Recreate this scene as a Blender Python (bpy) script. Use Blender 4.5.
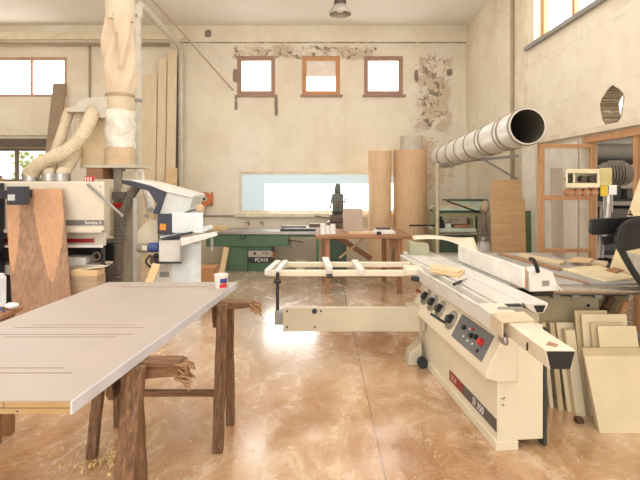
import bpy, bmesh, math, random
from mathutils import Vector, Matrix
random.seed(7)
SC = bpy.context.scene
COL = SC.collection
for o in list(bpy.data.objects): bpy.data.objects.remove(o)

# ------------------------------------------------------------------ camera
F, H, CX, HY = 470.0, 1.55, 320.0, 183.0          # focal length in pixels (640 wide), eye height, horizon row
cam = bpy.data.objects.new('camera', bpy.data.cameras.new('camera'))
COL.objects.link(cam)
cam.location = (0, 0, H); cam.rotation_euler = (math.pi/2, 0, 0)
cam.data.sensor_width = 36; cam.data.lens = 36*F/640
cam.data.shift_y = (HY-240)/640
cam.data.clip_start = .05
SC.camera = cam
# ------------------------------------------------------------------ light
SC.view_settings.view_transform = 'Standard'; SC.view_settings.look = 'None'
SC.view_settings.gamma = 1; SC.view_settings.use_curve_mapping = False
SC.view_settings.exposure = -0.28
W = bpy.data.worlds.new('sky'); SC.world = W; W.use_nodes = True
W.node_tree.nodes['Background'].inputs[0].default_value = (1, .98, .94, 1)
W.node_tree.nodes['Background'].inputs[1].default_value = 1.6
def area(name, loc, rot, sx, sy, power, color):
    l = bpy.data.lights.new(name, 'AREA'); l.shape = 'RECTANGLE'; l.size = sx; l.size_y = sy
    l.energy = power; l.color = color
    o = bpy.data.objects.new(name, l); COL.objects.link(o); o.location = loc; o.rotation_euler = rot
    return o
# added fill lamps, unseen: one behind the camera, one under the ceiling
area('fill_behind_camera', (-2.2, -4.3, 2.0), (math.pi/2, 0, 0), 8.0, 3.6, 310, (.97, .985, 1))
area('fill_overhead', (-1.8, 3.0, 4.5), (0, 0, 0), 8.0, 7.6, 250, (.97, .985, 1))
WIN = 7.5                                          # glow of the daylit panes

# ------------------------------------------------------------------ helpers
def lin(c):
    c /= 255.0
    return c/12.92 if c <= .04045 else ((c+.055)/1.055)**2.4
def RGB(r, g, b): return (lin(r), lin(g), lin(b), 1)
def P(px, py, d): return Vector(((px-CX)*d/F, d, H-(py-HY)*d/F))
def onz(px, py, z):
    d = (H-z)*F/(py-HY); return Vector(((px-CX)*d/F, d, z))

class NT:
    def __init__(s, name):
        s.m = bpy.data.materials.new(name); s.m.use_nodes = True
        s.t = s.m.node_tree; s.n = s.t.nodes; s.b = s.n['Principled BSDF']
        s.tc = s.n.new('ShaderNodeTexCoord').outputs['Object']
        s.geo = s.n.new('ShaderNodeNewGeometry').outputs['Position']
    def link(s, a, b): s.t.links.new(a, b)
    def _in(s, sock, v):
        if hasattr(v, 'is_output'): s.link(v, sock)
        else: sock.default_value = v
    def mapping(s, scale=(1,1,1), rot=(0,0,0), loc=(0,0,0), vec=None):
        n = s.n.new('ShaderNodeMapping'); s.link(vec or s.tc, n.inputs[0])
        n.inputs['Scale'].default_value = scale; n.inputs['Rotation'].default_value = rot; n.inputs['Location'].default_value = loc
        return n.outputs[0]
    def noise(s, scale, detail=4, vec=None, rough=.55, dist=0):
        n = s.n.new('ShaderNodeTexNoise'); s.link(vec or s.tc, n.inputs['Vector'])
        n.inputs['Scale'].default_value = scale; n.inputs['Detail'].default_value = detail
        n.inputs['Roughness'].default_value = rough; n.inputs['Distortion'].default_value = dist
        return n.outputs['Fac']
    def ramp(s, fac, stops):
        n = s.n.new('ShaderNodeValToRGB'); s.link(fac, n.inputs[0]); e = n.color_ramp.elements
        while len(e) < len(stops): e.new(.5)
        for i, (p, c) in enumerate(stops):
            e[i].position = p; e[i].color = c if len(c) == 4 else (*c, 1)
        return n.outputs[0]
    def step(s, v, a, b):
        n = s.n.new('ShaderNodeMapRange'); n.interpolation_type = 'SMOOTHSTEP'
        s._in(n.inputs[0], v); n.inputs[1].default_value = a; n.inputs[2].default_value = b
        return n.outputs[0]
    def rng(s, v, a, b, c, d):
        n = s.n.new('ShaderNodeMapRange'); s._in(n.inputs[0], v)
        for i, q in enumerate((a, b, c, d)): n.inputs[i+1].default_value = q
        return n.outputs[0]
    def math(s, op, a, b=0.0):
        n = s.n.new('ShaderNodeMath'); n.operation = op; s._in(n.inputs[0], a); s._in(n.inputs[1], b); return n.outputs[0]
    def mix(s, f, a, b):
        n = s.n.new('ShaderNodeMix'); n.data_type = 'RGBA'
        s._in(n.inputs[0], f); s._in(n.inputs[6], a); s._in(n.inputs[7], b); return n.outputs[2]
    def xyz(s, vec=None):
        n = s.n.new('ShaderNodeSeparateXYZ'); s.link(vec or s.geo, n.inputs[0]); return n.outputs
    def bump(s, h, strength=.2, dist=.01):
        n = s.n.new('ShaderNodeBump'); s.link(h, n.inputs['Height']); n.inputs['Strength'].default_value = strength
        n.inputs['Distance'].default_value = dist; s.link(n.outputs[0], s.b.inputs['Normal'])
    def done(s, col, rough=.5, metal=0.0):
        s._in(s.b.inputs['Base Color'], col); s._in(s.b.inputs['Roughness'], rough); s._in(s.b.inputs['Metallic'], metal)
        return s.m
    def box(s, x0, x1, z0, z1, soft=.1):
        q = s.xyz()
        a = s.math('MULTIPLY', s.step(q[0], x0-soft, x0+soft), s.step(q[0], x1+soft, x1-soft))
        b = s.math('MULTIPLY', s.step(q[2], z0-soft, z0+soft), s.step(q[2], z1+soft, z1-soft))
        return s.math('MULTIPLY', a, b)

_plain = {}
def paint(name, c, rough=.5, metal=0.0, var=.06, scale=6, bump=0.0):
    """painted / plastic / metal surface with faint wear"""
    if name in _plain: return _plain[name]
    t = NT(name); n = t.noise(scale, 5)
    dk = tuple(lin(x*(1-var)) for x in c)+(1,); lt = tuple(lin(min(255, x*(1+var*.6))) for x in c)+(1,)
    col = t.ramp(n, [(.3, dk), (.7, lt)])
    if bump: t.bump(t.noise(scale*12, 3), bump, .004)
    _plain[name] = t.done(col, t.rng(n, .3, .7, max(0, rough-.06), min(1, rough+.06)), metal)
    return _plain[name]
def wood(name, c0, c1, axis='z', scale=5, rough=.6, bump=.1, stretch=12, detail=6):
    if name in _plain: return _plain[name]
    t = NT(name); sc = {'x': (1, stretch, stretch), 'y': (stretch, 1, stretch), 'z': (stretch, stretch, 1)}[axis]
    v = t.mapping(sc)
    n = t.noise(scale, detail, v, .6, .6); n2 = t.noise(scale*.35, 3)
    col = t.mix(t.rng(n2, .3, .7, 0, .35), t.ramp(n, [(.32, RGB(*c0)), (.68, RGB(*c1))]), RGB(*c0))
    if bump: t.bump(n, bump, .006)
    _plain[name] = t.done(col, rough)
    return _plain[name]

ORG = {}
class MB:
    def __init__(s, M=None): s.bm = bmesh.new(); s.M = M or Matrix()
    def v(s, p): return s.bm.verts.new(s.M @ Vector(p))
    def face(s, vs):
        try: return s.bm.faces.new(vs)
        except ValueError: return None
    def hexa(s, p):
        v = [s.v(q) for q in p]
        for f in ((3,2,1,0), (4,5,6,7), (0,1,5,4), (1,2,6,5), (2,3,7,6), (3,0,4,7)): s.face([v[i] for i in f])
        return s
    def box(s, x0, x1, y0, y1, z0, z1):
        return s.hexa([(x0,y0,z0), (x1,y0,z0), (x1,y1,z0), (x0,y1,z0), (x0,y0,z1), (x1,y0,z1), (x1,y1,z1), (x0,y1,z1)])
    def prism(s, pts, ext):
        e = Vector(ext); a = [s.v(p) for p in pts]; b = [s.v(Vector(p)+e) for p in pts]; n = len(a)
        s.face(a[::-1]); s.face(b)
        for i in range(n): s.face([a[i], a[(i+1) % n], b[(i+1) % n], b[i]])
        return s
    def pp(s, px, d, th):
        """prism from an outline at distance d, running th away"""
        return s.prism([P(x, y, d) for x, y in px], (0, th, 0))
    def beam(s, p0, p1, w, h, side=(1, 0, 0)):
        p0, p1 = Vector(p0), Vector(p1); t = (p1-p0).normalized(); sd = Vector(side)
        sd = (sd-t*sd.dot(t)).normalized(); u = t.cross(sd); a = sd*w/2; b = u*h/2
        return s.hexa([p0-a-b, p0+a-b, p0+a+b, p0-a+b, p1-a-b, p1+a-b, p1+a+b, p1-a+b])
    def tube(s, path, r, n=16, cap=True):
        path = [Vector(p) for p in path]; R = r if isinstance(r, (list, tuple)) else [r]*len(path)
        rings = []; ref = None
        for i, p in enumerate(path):
            t = (path[min(i+1, len(path)-1)]-path[max(i-1, 0)]).normalized()
            if ref is None: ref = t.orthogonal().normalized()
            ref = (ref-t*ref.dot(t)).normalized(); w = t.cross(ref)
            rings.append([s.v(p+(ref*math.cos(k*2*math.pi/n)+w*math.sin(k*2*math.pi/n))*R[i]) for k in range(n)])
        for a, b in zip(rings, rings[1:]):
            for k in range(n): s.face([a[k], a[(k+1) % n], b[(k+1) % n], b[k]])
        if cap: s.face(rings[0][::-1]); s.face(rings[-1])
        return s
    def lathe(s, prof, c=(0, 0, 0), n=32, axis='z', a0=0, a1=2*math.pi):
        c = Vector(c); full = abs(a1-a0-2*math.pi) < 1e-6; m = n if full else n+1; rings = []
        for r, h in prof:
            ring = []
            for k in range(m):
                a = a0+(a1-a0)*k/n; x, y = r*math.cos(a), r*math.sin(a)
                q = {'z': (x, y, h), 'y': (x, h, y), 'x': (h, x, y)}[axis]
                ring.append(s.v(c+Vector(q)))
            rings.append(ring)
        for a, b in zip(rings, rings[1:]):
            for k in range(m if full else m-1): s.face([a[k], a[(k+1) % m], b[(k+1) % m], b[k]])
        if full:
            if prof[0] != prof[-1]:
                if prof[0][0] > 0: s.face(rings[0][::-1])
                if prof[-1][0] > 0: s.face(rings[-1])
        return s
    def ball(s, c, r, sq=(1, 1, 1), jit=0, n=3):
        x = bmesh.ops.create_icosphere(s.bm, subdivisions=n, radius=1)['verts']
        for v in x:
            j = 1+jit*(random.random()-.5)
            v.co = s.M @ (Vector(c)+Vector([v.co[i]*sq[i]*r*j for i in range(3)]))
        return s
    def build(s, name, mat, parent=None, base=None, bevel=0, seg=2, smooth=35):
        bm = s.bm
        bmesh.ops.remove_doubles(bm, verts=bm.verts, dist=1e-6)
        bmesh.ops.recalc_face_normals(bm, faces=bm.faces)
        if parent is not None: org = ORG[parent.name]
        elif base == 'auto':
            xs = [v.co for v in bm.verts]
            org = Vector(((min(q.x for q in xs)+max(q.x for q in xs))/2, (min(q.y for q in xs)+max(q.y for q in xs))/2, min(q.z for q in xs)))
        else: org = Vector(base or (0, 0, 0))
        for v in bm.verts: v.co -= org
        me = bpy.data.meshes.new(name); bm.to_mesh(me); bm.free()
        if smooth:
            me.polygons.foreach_set('use_smooth', [True]*len(me.polygons)); me.set_sharp_from_angle(angle=math.radians(smooth))
        me.materials.append(mat)
        o = bpy.data.objects.new(name, me); COL.objects.link(o)
        if parent is not None: o.parent = parent
        else: o.location = org
        ORG[o.name] = org
        if bevel:
            b = o.modifiers.new('bevel', 'BEVEL'); b.width = bevel; b.segments = seg; b.limit_method = 'ANGLE'; b.angle_limit = math.radians(40)
        return o

def tag(o, label, cat, group=None):
    o['label'] = label; o['category'] = cat
    if group: o['group'] = group
    return o
def thing(name, label, cat, base, group=None):
    o = bpy.data.objects.new(name, None); COL.objects.link(o); o.location = base; o.empty_display_size = .1
    ORG[o.name] = Vector(base); return tag(o, label, cat, group)
def solo(mb, name, mat, label, cat, group=None, bevel=0):
    return tag(mb.build(name, mat, base='auto', bevel=bevel), label, cat, group)
def struct(mb, name, mat, parent=None, bevel=0):
    o = mb.build(name, mat, parent, bevel=bevel)
    if parent is None: o['kind'] = 'structure'
    return o
def curve(pts, n=40):
    pts = [Vector(p) for p in pts]; q = [2*pts[0]-pts[1]]+pts+[2*pts[-1]-pts[-2]]; out = []
    seg = len(pts)-1
    for i in range(n+1):
        t = i/n*seg; k = min(int(t), seg-1); f = t-k; a, b, c, d = q[k:k+4]
        out.append(.5*((2*b)+(-a+c)*f+(2*a-5*b+4*c-d)*f*f+(-a+3*b-3*c+d)*f**3))
    return out
def hose(mb, pts, r, n=90, rib=.07):
    path = curve(pts, n); return mb.tube(path, [r*(1+rib*(1 if i % 2 else -1)) for i in range(n+1)], 14)
def lettering(text, size, M, mat, parent, name='lettering', depth=.0006, shear=0, ax='LEFT'):
    c = bpy.data.curves.new('t', 'FONT'); c.body = text; c.size = size; c.extrude = depth; c.shear = shear
    c.align_x = ax; c.align_y = 'CENTER'; c.offset = size*.012
    t = bpy.data.objects.new('t', c); COL.objects.link(t); bpy.context.view_layer.update()
    me = bpy.data.meshes.new_from_object(t.evaluated_get(bpy.context.evaluated_depsgraph_get()))
    bpy.data.objects.remove(t); bpy.data.curves.remove(c)
    me.transform(M); me.transform(Matrix.Translation(-ORG[parent.name])); me.name = name
    me.materials.clear(); me.materials.append(mat)
    o = bpy.data.objects.new(name, me); COL.objects.link(o); o.parent = parent; ORG[o.name] = ORG[parent.name]
    return o
def axes(o, x, y):
    x, y = Vector(x).normalized(), Vector(y).normalized(); z = x.cross(y)
    return Matrix(((x[0], y[0], z[0], o[0]), (x[1], y[1], z[1], o[1]), (x[2], y[2], z[2], o[2]), (0, 0, 0, 1)))

# ------------------------------------------------------------------ room dimensions
XR, XL, YB, YF, ZC = 2.83, -7.4, 9.1, -4.5, 4.59
def bw(px, py): return P(px, py, YB)              # a point on the back wall

# --- materials of the shell
def wall_mat(name, damage):
    t = NT(name); g = t.geo
    n1 = t.noise(.9, 6, g, .6); n2 = t.noise(5, 8, g, .65); fine = t.noise(40, 3, g)
    col = t.ramp(n1, [(.3, RGB(226, 215, 192)), (.5, RGB(236, 227, 207)), (.75, RGB(241, 235, 219))])
    col = t.mix(t.rng(n2, .45, .8, 0, .45), col, RGB(214, 200, 176))
    grime = t.math('MULTIPLY', t.step(t.xyz()[2], 1.2, .2), t.rng(n1, .2, .8, .05, .28))
    col = t.mix(grime, col, RGB(190, 170, 142))
    streak = t.noise(1, 5, t.mapping((3.5, 3.5, .25), vec=g)); col = t.mix(t.rng(streak, .55, .8, 0, .4), col, RGB(212, 196, 170))
    if damage:
        pn = t.noise(3.2, 9, g, .7, .5); pn2 = t.noise(7, 6, g, .7, 1)
        reg = t.math('MAXIMUM', t.math('MULTIPLY', t.box(1.65, 2.75, 2.3, 4.3, .4), 1.12), t.math('MULTIPLY', t.box(-1.75, 1.2, 3.88, 4.27, .12), 1.1))
        reg = t.math('MAXIMUM', reg, t.math('MULTIPLY', t.box(-2.5, -1.6, 3.2, 4.4, .2), .8))
        crack = t.math('MULTIPLY', t.box(-2.7, 2.83, 4.255, 4.272, .006), t.rng(pn2, .35, .6, .1, 1.0)); col = t.mix(t.math('MULTIPLY', crack, .8), col, RGB(110, 94, 76))
        th = t.math('MULTIPLY', reg, pn)
        col = t.mix(t.math('MULTIPLY', t.step(th, .36, .46), .6), col, RGB(226, 218, 204))
        col = t.mix(t.math('MULTIPLY', t.step(th, .47, .56), .55), col, RGB(190, 160, 126))
        col = t.mix(t.math('MULTIPLY', t.step(t.math('MULTIPLY', reg, pn2), .60, .63), .8), col, RGB(112, 98, 82))
        low = t.math('MULTIPLY', t.box(1.75, 2.8, 1.2, 2.6, .3), pn2); col = t.mix(t.math('MULTIPLY', t.step(low, .45, .62), .6), col, RGB(188, 150, 112))
        # rusty runs below the little windows and lost plaster above them
        for x0, x1, z0, z1 in ((-1.65, -1.60, 2.95, 3.25), (-.875, -.82, 2.84, 3.25), (-1.68, -1.6, 3.5, 3.76), (1.83, 1.9, 3.5, 3.75), (2.45, 2.56, 3.62, 3.76), (-2.22, -2.1, 4.36, 4.5)):
            q = t.math('MULTIPLY', t.box(x0, x1, z0, z1, .05), t.rng(pn2, .3, .6, .5, 1.2))
            col = t.mix(t.math('MULTIPLY', t.step(q, .3, .55), .8), col, RGB(104, 84, 70))
    else:
        # faint board lines and scuffs along the plaster
        q = t.xyz(); l = t.math('FRACT', t.math('MULTIPLY', q[2], 1.6)); ln = t.step(l, .03, .0)
        col = t.mix(t.math('MULTIPLY', ln, .25), col, RGB(196, 176, 144))
        pn2 = t.noise(6, 7, g, .7, 1); col = t.mix(t.math('MULTIPLY', t.step(pn2, .64, .70), .55), col, RGB(160, 142, 118)); col = t.mix(t.math('MULTIPLY', t.step(t.noise(2.2, 8, t.mapping((1, .5, 1.6), vec=g), .7), .54, .66), .35), col, RGB(204, 186, 158))
    t.bump(t.math('ADD', n2, t.math('MULTIPLY', fine, .3)), .25, .02)
    return t.done(col, .85)
M_back = wall_mat('plaster_back', True); M_side = wall_mat('plaster_side', False)
t = NT('ceiling_paint'); n = t.noise(.7, 5, t.geo); M_ceil = t.done(t.ramp(n, [(.3, RGB(236, 230, 220)), (.7, RGB(243, 239, 231))]), .9)

# floor: sealed brown concrete, dusty, worn
t = NT('worn_sealed_concrete'); g = t.geo
a = t.noise(.75, 7, g, .62, .4); b = t.noise(3.0, 9, t.mapping((1, .55, 1), vec=g), .68, 1.2); c = t.noise(14, 6, g, .7, .5)
f = t.math('ADD', t.math('MULTIPLY', a, .55), t.math('MULTIPLY', b, .45))
col = t.ramp(f, [(.36, RGB(144, 98, 60)), (.46, RGB(180, 136, 94)), (.54, RGB(203, 168, 130)), (.66, RGB(224, 200, 170))])
dust = t.step(t.math('MULTIPLY', b, t.rng(c, .3, .7, .75, 1.25)), .50, .66)
col = t.mix(t.math('MULTIPLY', dust, .42), col, RGB(222, 202, 178))
blot = t.noise(.55, 5, t.mapping((1, .7, 1), loc=(3.1, 1.7, 0), vec=g), .6, .8); col = t.mix(t.rng(blot, .48, .64, 0, .6), col, RGB(154, 102, 60))
vein = t.noise(5, 10, t.mapping((1, 1.6, 1), rot=(0, 0, .6), vec=g), .75, 2.2)
col = t.mix(t.math('MULTIPLY', t.step(t.math('ABSOLUTE', t.math('SUBTRACT', vein, .5)), .02, .0), .35), col, RGB(232, 214, 190))
q = t.xyz(); joint = t.step(t.math('ABSOLUTE', t.math('SUBTRACT', q[0], .344)), .007, .004)
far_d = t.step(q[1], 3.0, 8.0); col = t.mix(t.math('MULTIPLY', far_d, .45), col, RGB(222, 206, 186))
col = t.mix(t.math('MULTIPLY', joint, .7), col, RGB(120, 92, 64))
rg = t.math('ADD', t.rng(b, .35, .65, .10, .26), t.math('MULTIPLY', dust, .10))
t.bump(t.math('ADD', b, t.math('MULTIPLY', c, .5)), .16, .02)
t.b.inputs['Specular IOR Level'].default_value = .8
t.b.inputs['Coat Weight'].default_value = .75; t.link(t.rng(b, .35, .65, .08, .24), t.b.inputs['Coat Roughness'])
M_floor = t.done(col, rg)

def pane_glow(name, col, strength, fn=None):
    m = bpy.data.materials.new(name); m.use_nodes = True; nt = m.node_tree
    b = nt.nodes['Principled BSDF']; b.inputs['Base Color'].default_value = (.8, .8, .8, 1); b.inputs['Roughness'].default_value = .3
    b.inputs['Emission Color'].default_value = col; b.inputs['Emission Strength'].default_value = strength
    return m
M_pane = pane_glow('frosted_daylit_pane', (1, .985, .95, 1), WIN)
M_dim = pane_glow('dim_daylit_pane', (.66, .78, .80, 1), .78); M_dim.node_tree.nodes['Principled BSDF'].inputs['Base Color'].default_value = (.25, .3, .3, 1)
t = NT('clear_glass'); o_ = t.n['Material Output']; tr = t.n.new('ShaderNodeBsdfTransparent'); gl = t.n.new('ShaderNodeBsdfGlossy'); gl.inputs['Roughness'].default_value = .05
mx = t.n.new('ShaderNodeMixShader'); mx.inputs[0].default_value = .07; t.link(tr.outputs[0], mx.inputs[1]); t.link(gl.outputs[0], mx.inputs[2]); t.link(mx.outputs[0], o_.inputs[0]); M_glass = t.m
M_brownframe = wood('weathered_window_timber', (152, 118, 100), (184, 150, 132), 'x', 6)
M_orangeframe = wood('orange_window_timber', (186, 132, 88), (214, 166, 120), 'x', 6)
M_cream = paint('cream_trim', (230, 220, 194), .6)
M_white = paint('white_paint', (238, 234, 226), .45)
M_dark = paint('black_plastic', (34, 34, 38), .4)
M_steel = paint('steel', (176, 174, 170), .35, .9)
M_grey = paint('grey_paint', (150, 148, 142), .5)
M_alu = paint('brushed_aluminium', (226, 223, 216), .38, .2, .04, 9)

def wall_sheet(mb, u0, u1, z0, z1, holes, pos, th):
    """a wall of thickness th with rectangular openings; pos(u, z, w) -> point, w = 0 room side .. th outside"""
    us = sorted({u0, u1, *[h[0] for h in holes], *[h[1] for h in holes]}); zs = sorted({z0, z1, *[h[2] for h in holes], *[h[3] for h in holes]})
    solid = lambda i, j: 0 <= i < len(us)-1 and 0 <= j < len(zs)-1 and not any(h[0]-1e-6 <= us[i] and us[i+1] <= h[1]+1e-6 and h[2]-1e-6 <= zs[j] and zs[j+1] <= h[3]+1e-6 for h in holes)
    for i in range(len(us)-1):
        for j in range(len(zs)-1):
            if not solid(i, j): continue
            a, b, c, d = us[i], us[i+1], zs[j], zs[j+1]
            for w in (0, th): mb.face([mb.v(pos(*k, w)) for k in ((a, c), (b, c), (b, d), (a, d))])
            for (di, dj, e) in ((-1, 0, ((a, c), (a, d))), (1, 0, ((b, c), (b, d))), (0, -1, ((a, c), (b, c))), (0, 1, ((a, d), (b, d)))):
                if not solid(i+di, j+dj): mb.face([mb.v(pos(*e[0], 0)), mb.v(pos(*e[1], 0)), mb.v(pos(*e[1], th)), mb.v(pos(*e[0], th))])
    return mb

# --- floor, ceiling, walls
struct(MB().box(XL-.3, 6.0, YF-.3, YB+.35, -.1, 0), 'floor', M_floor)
struct(MB().box(XL-.3, XR+.3, YF-.3, YB+.35, ZC, ZC+.1), 'ceiling', M_ceil)
def r4(px0, px1, py0, py1): a, b = bw(px0, py1), bw(px1, py0); return (a.x, b.x, a.z, b.z)
small = [r4(237, 275, 56, 95), r4(302, 340, 56, 95), r4(364, 403, 56, 95)]
longw = r4(239, 396, 172, 213); upl = r4(-26, 67, 57, 97); lowl = r4(-30, 50, 148, 182)
struct(wall_sheet(MB(), XL, XR, 0, ZC, small+[longw, upl, lowl], lambda u, z, w: (u, YB+w, z), .3), 'wall_back', M_back)
struct(MB().box(XL-.3, XL, YF, YB, 0, ZC), 'wall_left', M_side)
fr = MB(); wall_sheet(fr, XL, XR, 0, ZC, [(-6.2, 1.8, .15, 3.85)], lambda u, z, w: (u, YF-w, z), .2); struct(fr, 'wall_front', M_side)
# right wall: tall window band, doorway to the side store, round duct hole with a broken edge
hy, hz, hr = 4.56, 2.30, .185
rw = MB(); win_r = (3.2, 6.22, 3.40, 4.40); win_unseen = (-3.0, 2.2, 3.40, 4.40); door_r = (3.0, 5.1, 0, 2.04); sq = (hy-.25, hy+.25, hz-.25, hz+.25)
wall_sheet(rw, YF, YB, 0, ZC, [win_r, win_unseen, door_r, sq], lambda u, z, w: (XR+w, u, z), .18)
N = 48; rings = []
for w in (0, .18):
    o1, i1 = [], []
    for k in range(N):
        a = 2*math.pi*k/N; c, s_ = math.cos(a), math.sin(a); m = max(abs(c), abs(s_)); r = hr*(1+.05*math.sin(5*a)+.05*(random.random()-.5))
        o1.append(rw.v((XR+w, hy+.25*c/m, hz+.25*s_/m))); i1.append(rw.v((XR+w, hy+r*c, hz+r*s_)))
    rings.append((o1, i1))
    for k in range(N): rw.face([o1[k], o1[(k+1) % N], i1[(k+1) % N], i1[k]])
wall_r = struct(rw, 'wall_right', M_side)
t = NT('broken_brick_edge'); v = t.n.new('ShaderNodeTexBrick'); t.link(t.mapping((1, 1, 1), rot=(0, math.pi/2, 0), vec=t.geo), v.inputs[0])
v.inputs['Scale'].default_value = 9; v.inputs['Color1'].default_value = RGB(150, 130, 104); v.inputs['Color2'].default_value = RGB(122, 102, 80); v.inputs['Mortar'].default_value = RGB(186, 170, 142)
t.bump(t.noise(18, 5, t.geo), .6, .03); M_brick = t.done(v.outputs[0], .9)
ln = MB(); L = [[ln.v((XR-.002+w*.184, hy+(hr*(1+.05*math.sin(5*2*math.pi*k/N))-.006)*math.cos(2*math.pi*k/N)*(1-.05*random.random()), hz+(hr*(1+.05*math.sin(5*2*math.pi*k/N))-.006)*math.sin(2*math.pi*k/N)*(1-.05*random.random()))) for k in range(N)] for w in (0, .25, .5, .75, 1)]
for a_, b_ in zip(L, L[1:]):
    for k in range(N): ln.face([a_[k], a_[(k+1) % N], b_[(k+1) % N], b_[k]])
struct(ln, 'trim_1', M_brick)
# pilaster, ledge over the doorway, cornice of the back wall
struct(MB().box(XR-.025, XR, 6.4, 6.82, 0, ZC), 'trim_2', paint('pilaster_paint', (224, 212, 188), .8))
struct(MB().box(XR-.05, XR, 2.6, 6.1, 2.06, 2.12), 'trim_3', paint('chalky_ledge', (226, 214, 192), .8))
struct(MB().box(XL, XR, YB-.04, YB, 4.27, ZC), 'trim_4', M_back)
struct(MB().box(XL, -2.6, YB-.10, YB-.04, 4.30, 4.44), 'trim_5', M_cream)
pi = MB(); pi.tube([(XL, YB-.07, 4.21), (-2.9, YB-.07, 4.21)], .028, 10); struct(pi, 'trim_6', paint('dusty_conduit', (168, 150, 124), .7))
pi = MB(); pi.tube([(XR-.05, 6.80, 1.6), (XR-.05, 6.80, ZC)], .026, 10); struct(pi, 'trim_7', paint('dusty_conduit', (168, 150, 124), .7))
pi = MB(); pi.tube([(-2.75, YB-.02, .915), (-1.53, YB-.02, .915)], .014, 8); struct(pi, 'trim_8', M_grey)
pi = MB(); pi.tube([(-4.45, YB-.02, 1.9), (-4.45, YB-.02, 4.2)], .02, 8); struct(pi, 'trim_11', paint('dusty_conduit', (168, 150, 124), .7))
struct(MB().box(XL, -5.2, YB-.12, YB, 2.24, 2.40), 'trim_9', wood('dark_lintel', (88, 76, 66), (120, 106, 92), 'x', 5))
struct(MB().box(XL, -4.9, YB-.05, YB, 2.47, 2.62), 'trim_10', M_cream)

def window(nm, rect, mats, fw, mull=(), pane=M_pane, sill=True, dep=.09, rail=None):
    x0, x1, z0, z1 = rect; f = MB(); y0, y1 = YB+.02, YB+.02+dep
    f.box(x0, x0+fw, y0, y1, z0, z1); f.box(x1-fw, x1, y0, y1, z0, z1); f.box(x0+fw, x1-fw, y0, y1, z1-fw, z1); f.box(x0+fw, x1-fw, y0, y1, z0, z0+fw)
    for m in mull: f.box(m-fw*.35, m+fw*.35, y0, y1-.01, z0+fw, z1-fw)
    o = struct(f, nm, mats)
    struct(MB().box(x0+fw*.8, x1-fw*.8, y1-.03, y1-.02, z0+fw*.8, z1-fw*.8), 'window_pane', pane, o)
    if sill: struct(MB().box(x0-.03, x1+.05, YB-.05, YB+.02, z0-.04, z0), 'window_sill', M_brownframe, o)
    return o
window('window_1', small[0], M_brownframe, .085)
w2 = window('window_2', small[1], M_orangeframe, .085)
x0, x1, z0, z1 = small[1]
t = NT('roller_blind'); M_blind = t.done(t.ramp(t.noise(4, 3), [(.3, RGB(206, 190, 170)), (.7, RGB(226, 214, 198))]), .8)
t.b.inputs['Emission Color'].default_value = (.8, .72, .62, 1); t.b.inputs['Emission Strength'].default_value = .25
bl = MB().box(x0+.085, x1-.085, YB+.045, YB+.052, z0+.36, z1-.085); bl.tube([(x0+.085, YB+.045, z1-.1), (x1-.085, YB+.045, z1-.1)], .02, 10)
struct(bl, 'roller_blind', M_blind, w2)
window('window_3', small[2], M_brownframe, .085)
window('window_4', upl, paint('rosy_frame', (196, 160, 138), .7), .06, [bw(31, 0).x, bw(-20, 0).x], sill=False)
# long frosted window: dim margin around a bright field
lw = window('window_5', longw, M_cream, .05, sill=False, pane=M_dim, dep=.06)
a_, b_ = bw(265, 209), bw(393, 184)
struct(MB().box(a_.x, b_.x, YB+.045, YB+.049, a_.z-.03, b_.z), 'bright_field', M_pane, lw)
struct(MB().box(longw[0]-.08, longw[1]+.08, YB-.09, YB, longw[2]-.07, longw[2]), 'window_sill', M_cream, lw)
ll = window('window_6', lowl, paint('grey_frame', (132, 116, 98), .7), .05, [bw(15, 0).x], pane=M_glass, sill=False)
# right-hand window bands
def rwin(nm, rect, mull):
    y0, y1, z0, z1 = rect; f = MB(); x0, x1 = XR+.10, XR+.18; fw = .07
    f.box(x0, x1, y0, y0+fw, z0, z1); f.box(x0, x1, y1-fw, y1, z0, z1); f.box(x0, x1, y0+fw, y1-fw, z0, z0+fw*.7); f.box(x0, x1, y0+fw, y1-fw, z1-fw, z1)
    for m in mull: f.box(x0, x1, m-.03, m+.03, z0+.05, z1-fw)
    o = struct(f, nm, M_orangeframe)
    struct(MB().box(x1-.02, x1-.01, y0+.05, y1-.05, z0+.04, z1-.05), 'window_pane', M_pane, o)
    struct(MB().box(XR-.05, XR+.1, y0-.15, y1+.2, z0-.05, z0), 'window_sill', M_grey, o)
rwin('window_7', win_r, [5.44, 4.9, 4.2]); rwin('unseen_window_8', win_unseen, [-1.7, -.4, .9])  # second band is out of view, added for side light

# outside the low window: shrubs
M_leaf = paint('leaf_green', (186, 206, 112), .6, 0, .3, 14)
b = MB()
for k in range(150):
    c = Vector((-7.0+random.random()*.95, 10.6+random.random()*.5, 1.2+random.random()*1.05)); d = Vector((random.uniform(-1, 1), random.uniform(-1, 1), random.uniform(-1, 1))).normalized()*.07; e = d.orthogonal().normalized()*.05
    b.face([b.v(c-d), b.v(c+e), b.v(c+d), b.v(c-e)])
sh = thing('shrub', 'sunlit green shrub outside the low window', 'shrub', (-6.5, 10.9, 0))
b.build('foliage', M_leaf, sh, smooth=0); MB().tube([(-6.5, 10.9, 0), (-6.48, 10.85, .8), (-6.5, 10.88, 1.7)], [.04, .03, .015], 8).build('stem', wood('bark', (90, 70, 50), (120, 96, 70)), sh)
struct(MB().box(-9, -3, YB+.35, 14, -.1, 0), 'ground', paint('outside_gravel', (196, 186, 166), .9))

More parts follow.
